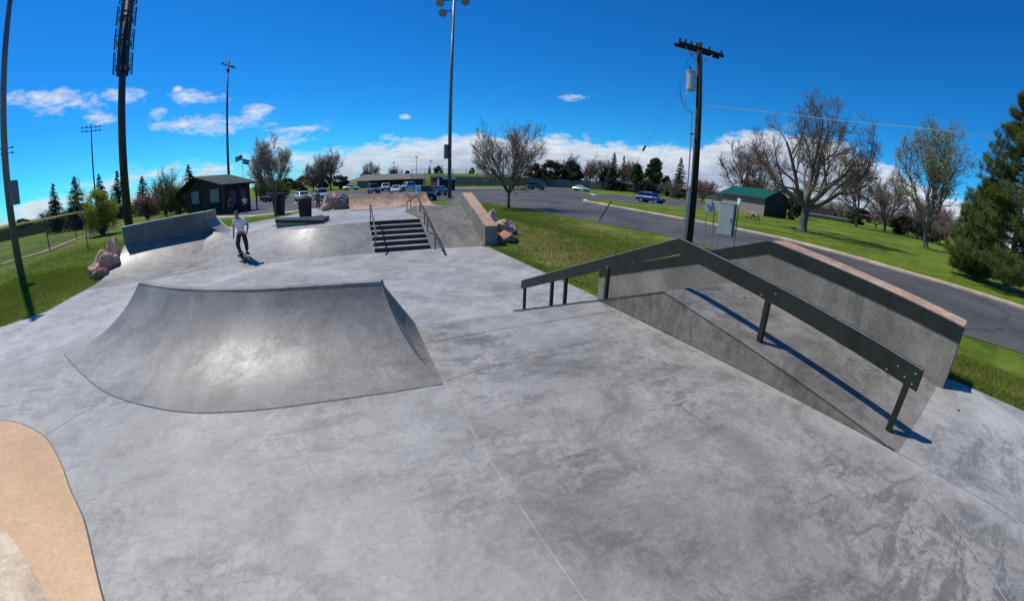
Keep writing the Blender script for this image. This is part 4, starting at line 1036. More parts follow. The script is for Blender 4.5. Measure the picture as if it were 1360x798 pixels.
# B: thick antenna mast
pb=thing('antenna_mast','thick dark mast crowded with antenna panels, behind the left quarter pipe','mast',(-17.8,33.6,-1.1))
m=MB(); tube_pole(m,0,0,0,20.6,.37,.26,18); m.build('pole',M['poledark'],pb,smooth=True)
m=MB()
for zz in (.3,): tube_pole(m,0,0,0,.06,.55,.55,18)
m.build('base_plate',M['poledark'],pb)
cam_az=math.atan2(-33.6,17.8)
for (z0,z1,wd_) in ((12.85,14.6,.74),(14.85,16.55,.74),(16.85,18.45,.74),(18.7,20.1,.66)):
    r_=MB(); tube_pole(r_,0,0,z0+.62,z0+.80,.36,.36,12); tube_pole(r_,0,0,z0+1.1,z0+1.22,.34,.34,12); ring=r_.build('mount_collar',M['antenna'],pb)
    for k in range(6):
        a=cam_az+PI/6+k*PI/3; c=Vector((math.cos(a),math.sin(a),0)); tn=Vector((-c.y,c.x,0))
        q=MB(); ctr=c*(wd_+.02)
        for sg in (-.12,.12):
            w=MB()
        vs=[]
        for zz in (z0,z1):
            for sx,sy in ((-.11,-.06),(.11,-.06),(.11,.06),(-.11,.06)): 
                p=ctr+tn*sx+c*sy; vs.append((p.x,p.y,zz))
        q.add(vs,[(0,3,2,1),(4,5,6,7),(0,1,5,4),(1,2,6,5),(2,3,7,6),(3,0,4,7)])
        q.bar((c.x*.24,c.y*.24,z0+.7),(ctr.x,ctr.y,z0+.7),.05,.05); q.bar((c.x*.24,c.y*.24,z0+1.16),(ctr.x,ctr.y,z0+1.16),.05,.05)
        q.bar((ctr.x-c.x*.14,ctr.y-c.y*.14,z0-.10),(ctr.x-c.x*.14,ctr.y-c.y*.14,z1+.06),.03,n=6)
        ant=q.build('antenna_panel',M['antenna'],pb)
        b=MB(); w=ctr-c*.28+tn*.05; b.box(w.x-.09,w.x+.09,w.y-.09,w.y+.09,z0+.25,z0+.60); b.build('radio_unit',M['galv'],ant)
# C, F, G: distant floodlight masts
pc=mast('floodlight_mast','slim dark mast with a ring of floodlights behind the kiosk',-22.55,87.1,-1.04,28.3,.30,.15,M['poledark'])
m=MB(); m.bar((-1.3,0,28.3),(1.5,.0,27.5),.12,.12); m.build('crossarm',M['antenna'],pc)
for k,(a,b) in enumerate([(-1.2,28.5),(-.6,28.2),(.0,27.9),(.7,27.5),(1.3,27.4),(.1,28.6)]): floodlight(pc,a,0,b,-1.3+.3*k,.9)
m=MB(); m.box(-.25,.25,-.2,.2,26.4,27.2); m.build('ballast_box',M['antenna'],pc)
pf=mast('floodlight_mast','distant mast with a wide row of floodlights above the left spruces',-57.7,93.6,-1.04,20.0,.22,.13,M['poledark'])
m=MB(); m.bar((-2.0,-1.0,20.3),(2.0,1.0,20.3),.12,.12); m.bar((-2.0,-1.0,19.5),(2.0,1.0,19.5),.12,.12); m.build('crossarm',M['antenna'],pf)
for k in range(5):
    for zz in (19.6,20.5): floodlight(pf,-1.9+.95*k,-.95+.475*k,zz,-1.1,.75)
pg=mast('floodlight_mast','small distant mast seen beside the box of the far left mast',-66.4,74.8,-1.04,15.6,.2,.12,M['poledark'])
m=MB(); m.bar((-1.0,-.6,16.4),(1.0,.6,16.4),.12,.12); m.bar((-1.0,-.6,15.5),(1.0,.6,15.5),.12,.12); m.build('crossarm',M['antenna'],pg)
for k in range(3):
    for zz in (15.5,16.5): floodlight(pg,-.95+.95*k,-.55+.55*k,zz,-.8,.8)
# D: grey mast in the centre
pd=mast('floodlight_mast','pale grey mast with two floodlights beside the far pink-topped ledge',14.4,51.0,-1.1,27.6,.25,.17,M['polegrey'])
m=MB(); m.box(-.75,-.28,-.25,.2,5.2,7.05); m.bar((-.3,0,6.7),(0,0,6.7),.1,.1); m.bar((-.3,0,5.6),(0,0,5.6),.1,.1); m.build('control_box',M['polegrey'],pd,bevel=.02)
m=MB(); m.bar((-1.9,.9,26.9),(1.7,-.8,26.9),.12,.12); m.bar((-1.6,.8,25.3),(0,0,25.3),.12,.12); m.build('crossarm',M['antenna'],pd)
for (a,b,c_) in ((-1.6,.8,26.7),(-1.2,.6,25.2),(1.4,-.7,26.7)): floodlight(pd,a,b,c_,-2.0,1.9,.8)

# far small lamp posts on the skyline
for i,(x,y,h) in enumerate([(29.6,150.5,10.6),(34.5,148,9.0),(52,146,10.4),(59,148,9.8),(79,150,10.2),(21,150,8.6),(-1.2,156,9.6)]):
    if i==0:
        lp=thing('lamp_post','slender far-off lamp post on the skyline beyond the car park','lamp post',(x,y,LOW),0,'lamp posts on the skyline'); m=MB(); tube_pole(m,0,0,0,10,.12,.08,6); m.build('pole',M['poledark'],lp)
        m=MB(); m.box(-.7,.7,-.2,.2,9.9,10.15); m.build('lamp_head',M['antenna'],lp); lp.scale=(1,1,h/10)
    else: copy_thing(lp,(x,y,LOW),.4*i,(1,1,h/10))

# E: wooden utility pole
ux,uy=14.95,12.5
ue=thing('utility_pole','dark wooden utility pole with crossarm and transformer, right of centre','utility pole',(ux,uy,-1.15),0)
m=MB(); tube_pole(m,0,0,0,9.75,.185,.12,14); po=m.build('pole',M['timber'],ue,smooth=True)
ax=Vector((2.62,-.50,0)).normalized(); px_=Vector((-ax.y,ax.x,0))
za=9.40
m=MB()
for s in (-.17,.17):
    c=px_*s; m.bar(c-ax*1.33+Vector((0,0,za)),c+ax*1.33+Vector((0,0,za)),.10,.14)
ca=m.build('crossarm',M['timber'],ue)
for s in (-1,1):
    m=MB(); m.bar(ax*s*.8+Vector((0,0,za-.05)),Vector((0,0,za-.75)),.06,.025); m.build('brace',M['galv'],ca)
for s in (-1.26,-.95,-.62,-.3,.45,1.2):
    m=MB(); c=ax*s+px_*(-.17)+Vector((0,0,za+.06)); m.bar(c,c+Vector((0,0,.10)),.03,n=8); m.bar(c+Vector((0,0,.07)),c+Vector((0,0,.12)),.055,n=8); m.bar(c+Vector((0,0,.14)),c+Vector((0,0,.18)),.045,n=8); m.build('insulator',M['darkplastic'],ca)
left=Vector((-.906,.423,0))
tc=left*.42
m=MB(); m.bar(tc+Vector((0,0,7.42)),tc+Vector((0,0,8.22)),.215,n=18); m.bar(tc+Vector((0,0,8.22)),tc+Vector((0,0,8.27)),.235,n=18); m.bar(tc+Vector((0,0,7.36)),tc+Vector((0,0,7.42)),.2,n=18); tr_=m.build('transformer',M['cabinet'],ue)
m=MB(); m.bar(tc+left*.05+Vector((0,0,8.27)),tc+left*.05+Vector((0,0,8.5)),.04,n=8,r2=.025); m.build('bushing',M['darkplastic'],tr_)
m=MB(); m.bar((0,0,7.6),tc+Vector((0,0,7.6)),.06,.1); m.bar((0,0,8.05),tc+Vector((0,0,8.05)),.06,.1); m.build('bracket',M['galv'],tr_)
for off,zt,r_ in ((left*.30+px_*.05,6.3,.030),(left*.22-px_*.1,6.3,.022),(left*.34-px_*.12,2.9,.045)):
    m=MB(); m.bar(off+Vector((0,0,0)),off+Vector((0,0,zt)),r_,n=8); m.build('conduit',M['galv'],ue)
for zz in (2.75,5.35):
    m=MB(); m.bar(Vector((0,0,zz)),left*.38+Vector((0,0,zz)),.06,.05); m.build('conduit_bracket',M['darkplastic'],ue)
for s in (left*.18,-left*.16+px_*.1):
    m=MB(); m.bar(s+Vector((0,0,0)),s+Vector((0,0,5.2)),.012,n=6); m.build('ground_wire',M['galv'],ue)
# loose service loops
def cable(pts,r,name,mat,parent=None,n=5):
    P=resample(pts,28); tb=Tubes(); tb.add([np.array(p) for p in P],[r]*len(P),n); me=tb.data(name,mat); o=bpy.data.objects.new(name,me); return link(o,parent)
cable([(0,0,9.3),left*.5+Vector((0,0,9.0)),left*.62+Vector((0,0,8.6)),left*.47+Vector((0,0,8.5))],.010,'service_loop',M['darkplastic'],ue)
cable([tc+left*.2+Vector((0,0,8.15)),tc+left*.55+Vector((0,0,7.6)),tc+left*.35+Vector((0,0,6.6)),left*.30+Vector((0,0,6.3))],.012,'service_loop',M['darkplastic'],ue)
cable([tc+left*.1+Vector((0,0,7.4)),tc+left*.3+Vector((0,0,6.9)),left*.5+Vector((0,0,6.5)),left*.22+Vector((0,0,6.3))],.012,'service_loop',M['galv'],ue)
# guy wire with its dark guard
gw=thing('guy_wire','thin guy wire with a black guard running down left from the utility pole','guy wire',(0,0,0))
P1=Vector((16.9,22.3,-1.05)); P2=Vector((ux,uy,7.9)); d=(P2-P1)
m=MB(); m.bar(P1,P2,.007,n=5); m.build('wire',M['galv'],gw)
m=MB(); m.bar(P1,P1+d*.165,.038,n=8); m.build('guard',M['black'],gw)
m=MB(); m.bar(P1+d*.52,P1+d*.545,.06,n=8,r2=.06); m.build('insulator',M['darkplastic'],gw)
pw=cable([(ux,uy,5.55),(24,8.6,6.6),(35.8,.55,8.6),(60,-9,12)],.018,'power_cable',M['white']); tag(pw,'thin pale twisted cable running right from the utility pole across the sky','power cable')

# meter cabinet group
mc=thing('meter_cabinet','grey electrical cabinet on posts with a small meter box, right of the utility pole','electrical cabinet',(14.4,10.17,-.83),0,None,(.9,.9,.9))
dd=Vector((.40,-.92,0)).normalized(); nn_=Vector((-dd.y,dd.x,0))  # dd runs along the rack, nn_ away from camera is +?
if nn_.dot(Vector((16,11.3,0)))<0: nn_=-nn_
def obox(m,c,a0,a1,b0,b1,z0,z1):
    vs=[]
    for zz in (z0,z1):
        for a_,b_ in ((a0,b0),(a1,b0),(a1,b1),(a0,b1)):
            p=c+dd*a_+nn_*b_; vs.append((p.x,p.y,zz))
    m.add(vs,[(0,3,2,1),(4,5,6,7),(0,1,5,4),(1,2,6,5),(2,3,7,6),(3,0,4,7)])
O=Vector((0,0,0))
m=MB(); obox(m,O,-.33,.40,-.02,.40,.78,2.28); cb=m.build('cabinet_body',M['cabinet'],mc,bevel=.01)
m=MB(); obox(m,O,.401,.425,.0,.40,.76,2.28); m.build('shaded_side',M['cabdark'],cb)  # dark plate that paints shade onto the side turned from the sun
m=MB(); obox(m,O,-.345,.43,-.035,.42,2.28,2.31); m.build('cabinet_lid',M['cabinet'],cb)
m=MB(); obox(m,O,-.29,.36,-.032,-.02,.83,2.22); dr=m.build('door',M['cabinet'],cb,bevel=.004)
m=MB(); obox(m,O,.27,.31,-.06,-.032,1.45,1.62); m.build('handle',M['cabdark'],dr)
m=MB(); obox(m,O,-.72,-.33,.05,.28,1.86,2.30); m.build('junction_box',M['cabinet'],mc,bevel=.01)
m=MB(); obox(m,O,-1.02,-.72,-.02,.24,1.78,2.34); mb_=m.build('meter_box',M['cabinet'],mc,bevel=.01)
m=MB(); p=O+dd*-.87+nn_*-.02; m.bar(p+Vector((0,0,2.08)),p-nn_*.10+Vector((0,0,2.08)),.08,n=14); m.build('meter_dial',M['lampglass'],mb_)
for a_,b_ in ((-1.0,.27),(-.62,.27),(-.28,.05),(.52,.30)):
    m=MB(); p=dd*a_+nn_*b_; m.box(p.x-.02,p.x+.02,p.y-.02,p.y+.02,-.30,2.4 if a_ in(.52,) else 1.9); m.build('post',M['galv'],mc)
m=MB(); p=dd*.56+nn_*.2; m.box(p.x-.09,p.x+.07,p.y-.09,p.y+.07,2.3,2.58); m.build('socket_box',M['white'],mc,bevel=.01)
for zz in (.88,1.05):
    m=MB(); m.bar(dd*-1.02+nn_*.3+Vector((0,0,zz)),dd*-.3+nn_*.3+Vector((0,0,zz)),.04,.04); m.build('cross_rail',M['galv'],mc)

# ------------------------------------------------------------------ fences
def fence(name,label,pts,h,step,screen,postr=.04,capm=None,z=LOW,group=None,sh=None):
    t=thing(name,label,'fence',(0,0,0),0,group)
    posts=[]
    for a,b in zip(pts,pts[1:]):
        a=Vector((*a,0)); b=Vector((*b,0)); L=(b-a).length; n=max(1,round(L/step))
        for k in range(n+1): posts.append(a.lerp(b,k/n))
        m=MB(); zz=z+(sh[0] if sh else 0.05); z1=z+(sh[1] if sh else h-.04)
        m.add([a+Vector((0,0,zz)),b+Vector((0,0,zz)),b+Vector((0,0,z1)),a+Vector((0,0,z1))],[(0,1,2,3)]); m.build('mesh_panel',M[screen],t,fix=False)
        c=MB(); 
        if capm: c.bar(a+Vector((0,0,z+h)),b+Vector((0,0,z+h)),.075,n=8)
        else: c.bar(a+Vector((0,0,z+h)),b+Vector((0,0,z+h)),.03,n=6)
        c.build('top_rail',M[capm] if capm else M['poledark'],t)
    seen=[]
    for p in posts:
        if any((p-q).length<.3 for q in seen): continue
        seen.append(p)
        if len(seen)>95: break
        m=MB(); m.bar(p+Vector((0,0,z-.1)),p+Vector((0,0,z+h+.02)),postr,n=6); m.build('post',M['poledark'],t)
    return t
fence('chain_link_fence','see-through chain link fence with a yellow top rail on the left',[(-29.5,18),(-26.06,26.95),(-24.92,31.88),(-27.31,39.63),(-28.56,46.79),(-30.61,56.41),(-33,66)],2.42,8.2,'link',.05,'yellow')
fence('screened_fence','low fence with dark brown screen beyond the left field',[(-82,44),(-63,62),(-50.8,68.6),(-44,76),(-38,92)],1.9,5,'screend',.04)
fence('tall_fence','tall fence with grey windscreen beyond the car park on the right',[(66,131),(93.1,115),(105.5,102.5),(116,86),(132,72)],3.35,4.5,'screen',.06,sh=(.1,3.0))
fence('tall_fence','tall see-through chain link fence behind the parked cars in the centre',[(20.5,112),(27.5,108),(40,110.5),(53,116.5),(66,130)],5.2,4.0,'link',.06)
fence('tall_fence','long grey-screened ballfield fence seen through the leafless tree by the car park',[(30,128),(53,134),(78,142),(100,140)],3.1,5,'screen',.05)
# white fence board by the houses
fence('low_fence','low white fence in front of the far houses behind the lawn',[(96,45),(104,41),(110,37)],.9,2.5,'screen',.05,'white')

# berm behind the car park
m=MB(); rows=[]
for i in range(12):
    x=2+i*8.5; rows.append([(x,150-12+(i*.4),LOW-.05),(x,158+i*.4,LOW+2.6+.5*math.sin(i*.9)*0),(x,168+i*.4,LOW+4.6*min(1,i/4,(12-i)/3)),(x,200,LOW+4.7*min(1,i/4,(12-i)/3)),(x,230,LOW-.05)])
m.loft(rows); tag(m.build('hill',M['grass'],smooth=True),kind='structure')

sheet('dirt_track',[(52,105.5),(70,117.5),(81,123.5),(80,127),(68,121),(51,109)],LOW+.02,M['reddirt'])
sheet('dirt_track',[(28,97),(40,100),(51,104.6),(50.5,107),(39,103),(27,100)],LOW+.02,M['walk'])
# ------------------------------------------------------------------ buildings
def gable(t,L,W,eave,ridge,over,roofm,name='roof',ribs=False,th=.12):
    """ridge along local y, length L (y from 0), width W (x from 0)"""
    m=MB(); x0,x1=-over,W+over; y0,y1=-over,L+over; xm=W/2; k=(ridge-eave)/(W/2); ze=eave-k*over
    prof=[(x0,ze),(xm,ridge),(x1,ze),(x1,ze+th),(xm,ridge+th),(x0,ze+th)]
    vs=[(x,y0,z) for x,z in prof]+[(x,y1,z) for x,z in prof]
    m.add(vs,[(5,4,3,2,1,0),(6,7,8,9,10,11)]+[(i,(i+1)%6,6+(i+1)%6,6+i) for i in range(6)])
    o=m.build(name,roofm,t)
    if ribs:
        rb=MB(); n=int((y1-y0)/.45)
        for i in range(n+1):
            y=y0+.02+(y1-y0-.04)*i/n
            rb.bar((x0,y,ze+th+.02),(xm,y,ridge+th+.02),.04,.05); rb.bar((x1,y,ze+th+.02),(xm,y,ridge+th+.02),.04,.05)
        rb.build('standing_seams',roofm,o)
    return o
# shed: near corner N, front wall runs along local +y
sh=thing('shed','taupe shed with a ribbed green metal roof on the lawn','shed',(59.0,34.2,LOW),R(-15))
m=MB(); m.box(0,5.4,0,10.9,0,2.95); m.add([(0,0,2.95),(5.4,0,2.95),(2.7,0,4.15),(0,10.9,2.95),(5.4,10.9,2.95),(2.7,10.9,4.15)],[(0,1,2),(3,5,4),(0,2,5,3),(1,4,5,2)]); wl=m.build('wall',M['shedwall'],sh,fix=False)
m=MB(); m.add([(.02,-.012,.02),(5.38,-.012,.02),(5.38,-.012,2.95),(2.7,-.012,4.12),(.02,-.012,2.95)],[(0,1,2,3,4)]); m.build('end_wall',M['sheddark'],sh,fix=False)
gable(sh,10.9,5.4,2.95,4.2,.45,M['greenroof'],ribs=True)
m=MB(); m.box(-.50,-.44,-.45,11.35,2.62,2.78); m.build('fascia',M['sheddark'],sh)
m=MB(); m.box(1.9,3.4,-.05,-.015,.02,2.1); m.build('door',M['brownwall'],sh)
# picnic table
pt=thing('picnic_table','pale picnic table on the grass in front of the shed','picnic table',(45.6,27.9,LOW),R(60))
m=MB(); 
for k in range(4): m.box(-.9,.9,-.36+k*.185,-.20+k*.185,.72,.76)
m.build('tabletop',M['tablewood'],pt)
for s in (-1,1):
    m=MB(); m.box(-.9,.9,s*.72-.13,s*.72+.13,.42,.46); m.build('bench',M['tablewood'],pt)
    m=MB(); m.bar((s*.6,-.32,.72),(s*.6,-.62,0),.06,.09); m.bar((s*.6,.32,.72),(s*.6,.62,0),.06,.09); m.bar((s*.6,-.8,.40),(s*.6,.8,.40),.06,.09); m.build('leg_frame',M['poledark'],pt)

# kiosk: left corner (-19.9,54.2) near corner (-12.8,47.4)
kd=Vector((-19.6,53.0,0))-Vector((-12.9,47.6,0)); ka=math.atan2(kd.y,kd.x)
kk=thing('kiosk','dark brown park kiosk with a low dark green gabled roof, left of centre','kiosk',(-12.9,47.6,LOW),ka-PI/2)
# local +y = along the front wall to the left; local +x = away from camera
LK=kd.length; WK=3.7
if (Matrix.Rotation(ka-PI/2,3,'Z')@Vector((1,0,0))).dot(Vector((-12.9,47.6,0)))<0: WK=-WK
_ym=LK*.60; m=MB(); m.prism_x([(0,0),(LK,0),(LK,2.9),(_ym,4.38),(0,3.13)],min(0,WK),max(0,WK)); m.build('wall',M['brownwall'],kk)
# roof: ridge runs from front to back (along local x), gable end faces the camera
m=MB(); ov=.7; ym=LK*.60; x0=-1.0 ; x1=abs(WK)+.8
sg=1 if WK>0 else -1
pr_=[(-ov-.1,3.05),(ym,4.35),(LK+ov,2.75),(LK+ov,2.93),(ym,4.55),(-ov-.1,3.25)]
vs=[(sg*x0,y,z) for y,z in pr_]+[(sg*x1,y,z) for y,z in pr_]
m.add(vs,[(5,4,3,2,1,0),(6,7,8,9,10,11)]+[(i,(i+1)%6,6+(i+1)%6,6+i) for i in range(6)]); m.build('roof',M['greenroofd'],kk)
m=MB(); m.add([(sg*-.01,0,2.94),(sg*-.01,LK,2.80),(sg*-.01,ym,4.34),(sg*-.06,0,2.94),(sg*-.06,LK,2.80),(sg*-.06,ym,4.34)],[(0,1,2),(3,5,4)]); m.build('gable_wall',M['sheddark'],kk)
for (a,b) in ((1.1,3.0),(5.4,7.2)):
    m=MB(); m.box(min(sg*-.05,sg*-.015),max(sg*-.05,sg*-.015),a,b,1.35,2.85); w_=m.build('shutter',M['panel'],kk)
    m=MB(); m.box(min(sg*-.06,sg*-.012),max(sg*-.06,sg*-.012),a+.15,b-.15,.35,1.33); m.build('hatch',M['black'],kk)
    m=MB(); 
    for yy in (a-.08,b): m.box(min(sg*-.09,sg*-.01),max(sg*-.09,sg*-.01),yy,yy+.08,.2,2.92)
    m.build('frame',M['brownwall'],w_)
for k in range(2):
    m=MB(); c=sg*(.7+1.5*k); m.box(min(c,c+sg*.8),max(c,c+sg*.8),-.04,-.012,1.0,2.5); w_=m.build('window',M['cabdark'],kk)
for xx in (-.8,1.6,4.1):
    m=MB(); m.box(sg*xx-.07,sg*xx+.07,-.75,-.61,0,3.0); m.build('porch_post',M['poledark'],kk)

# booth by the grey mast
bo=thing('booth','small dark booth with a white-edged flat roof behind the grey mast','booth',(22.4,84.0,LOW),R(15))
m=MB(); m.box(-2.0,2.0,-1.4,1.4,0,2.6); m.build('wall',M['sheddark'],bo); m=MB(); m.box(-2.2,2.2,-1.7,1.7,2.6,2.78); m.build('roof',M['brownwall'],bo)
m=MB(); m.box(-1.3,1.9,-1.76,-1.70,2.35,2.80); m.build('fascia',M['white'],bo); m=MB(); m.box(-2.25,-1.95,-1.62,-1.42,0,2.5); m.build('pillar',M['white'],bo)
m=MB(); m.box(-.8,.9,-1.45,-1.41,1.0,2.0); m.build('window',M['glass'],bo)
# long low shelter beyond the lot
lo=thing('shelter_building','long low dark shelter with a pale grey sloping roof beyond the parked cars','building',(6.5,132,LOW),R(2))
m=MB(); m.box(1,22,0,7,0,2.6); m.build('wall',M['sheddark'],lo)
m=MB(); vs=[(-2.5,-1.4,2.3),(24,-1.4,2.5),(22,3.5,4.3),(3.0,3.5,4.3),(24,8.4,2.5),(-2.5,8.4,2.3)]; m.add(vs,[(0,1,2,3),(3,2,4,5),(0,3,5),(1,4,2),(0,5,4,1)]); m.build('roof',M['greyroof'],lo)
m=MB(); m.box(.0,4.2,-.03,-.005,.2,2.3); m.build('wall_panel',M['panel'],lo)
for k in range(5):
    m=MB(); m.box(6+k*4,6.2+k*4,-1.2,-1.0,0,2.5); m.build('post',M['brownwall'],lo)
# houses beyond the right lawn
for i,(x,y,w_,l_,rz,lb_) in enumerate([(138,64,9,16,R(20),'grey-roofed house beyond the lawn, just right of the largest bare tree'),(146,52,9,14,R(24),'second grey-roofed house beyond the lawn, behind the brown tree')]):
    h_=thing('house',lb_,'house',(x,y,LOW-.3),rz,'houses beyond the lawn')
    m=MB(); m.box(0,w_,0,l_,0,3.4); m.add([(0,0,3.4),(w_,0,3.4),(w_/2,0,5.6),(0,l_,3.4),(w_,l_,3.4),(w_/2,l_,5.6)],[(0,1,2),(3,5,4)]); m.build('wall',M['shedwall'],h_)
    gable(h_,l_,w_,3.4,5.6,.6,M['greyroof'])
    for k in range(3):
        m=MB(); m.box(-.04,-.01,2+k*4.3,3.5+k*4.3,1.1,2.4); wn=m.build('window',M['glass'],h_)
        m=MB(); 
        for a_ in (2+k*4.3-.08,3.5+k*4.3): m.box(-.06,-.008,a_,a_+.08,1.02,2.48)
        m.build('frame',M['white'],wn)

# flagpole
fp=thing('flagpole','thin flagpole with two small flags beside the kiosk roof','flagpole',(-16.4,73.2,LOW)); m=MB(); tube_pole(m,0,0,0,8.4,.06,.035,8); m.build('pole',M['galv'],fp)
def flag(nm,x0,dirx,z1,mats):
    rows_=[]; w=1.35; h=.85
    def quad(a0,a1,b0,b1,mat,par,off=0):
        m=MB(); n=8; rws=[]
        for i in range(n+1):
            s=a0+(a1-a0)*i/n; rws.append([(x0+dirx*s*w*.9,.10*math.sin(s*6)+off,z1-h*(1-b)+(-.35*s)) for b in (b0,b1)])
        m.loft(rws); return m.build(nm if par is fp else nm+'_field',mat,par,fix=False)
    base=quad(0,1,0,1,mats[0],fp)
    for a0,a1,b0,b1,mt in mats[1]: quad(a0,a1,b0,b1,mt,base,-.008)
flag('flag',-.04,-1,8.3,(M['flagred'],[(0,.4,.46,1,M['flagblue']),(.4,1,.8,.9,M['flagwhite']),(.4,1,.6,.7,M['flagwhite']),(0,1,.38,.45,M['flagwhite']),(0,1,.22,.30,M['flagwhite']),(0,1,.06,.14,M['flagwhite'])]))
flag('flag',.06,1,7.6,(M['flagblue'],[(0,1,.34,.66,M['flagwhite']),(.3,.6,.36,.64,M['flagred'])]))

# bin and info post on the left of the upper deck
bn=thing('litter_bin','brown litter bin standing at the back of the upper deck','litter bin',(-1.72,21.9,ground(-1.72,21.9)-.02))
m=MB(); rows_=[]
for zz,r_ in ((0,.25),(.04,.29),(.9,.33),(.98,.36),(1.02,.36)): rows_.append([(r_*math.cos(2*PI*k/16),r_*math.sin(2*PI*k/16),zz) for k in range(16)])
m.loft(rows_,closed=True,cap=True); bb=m.build('body',M['bin'],bn)
m=MB(); rows_=[]
for zz,r_ in ((1.02,.37),(1.12,.35),(1.24,.22),(1.28,.05)): rows_.append([(r_*math.cos(2*PI*k/16),r_*math.sin(2*PI*k/16),zz) for k in range(16)])
m.loft(rows_,closed=True,cap=True); m.build('lid',M['bin'],bn)
m=MB()
for k in range(16): 
    a=2*PI*k/16+.1; m.bar((.305*math.cos(a),.305*math.sin(a),.06),(.345*math.cos(a),.345*math.sin(a),.92),.03,.02)
m.build('slats',M['brownwall'],bb)
ip=thing('park_shelter','dark square shelter pillar with a wide flat top, behind the litter bin','shelter',(-5.35,37.9,LOW),R(-20))
m=MB(); m.add([(-.36,-.36,0),(.36,-.36,0),(.36,.36,0),(-.36,.36,0),(-.46,-.46,1.75),(.46,-.46,1.75),(.46,.46,1.75),(-.46,.46,1.75)],[(0,3,2,1),(4,5,6,7),(0,1,5,4),(1,2,6,5),(2,3,7,6),(3,0,4,7)]); m.build('pillar',M['black'],ip)
m=MB(); m.box(-1.0,.75,-.6,.6,1.75,1.9); m.build('top_slab',M['sheddark'],ip,bevel=.02)

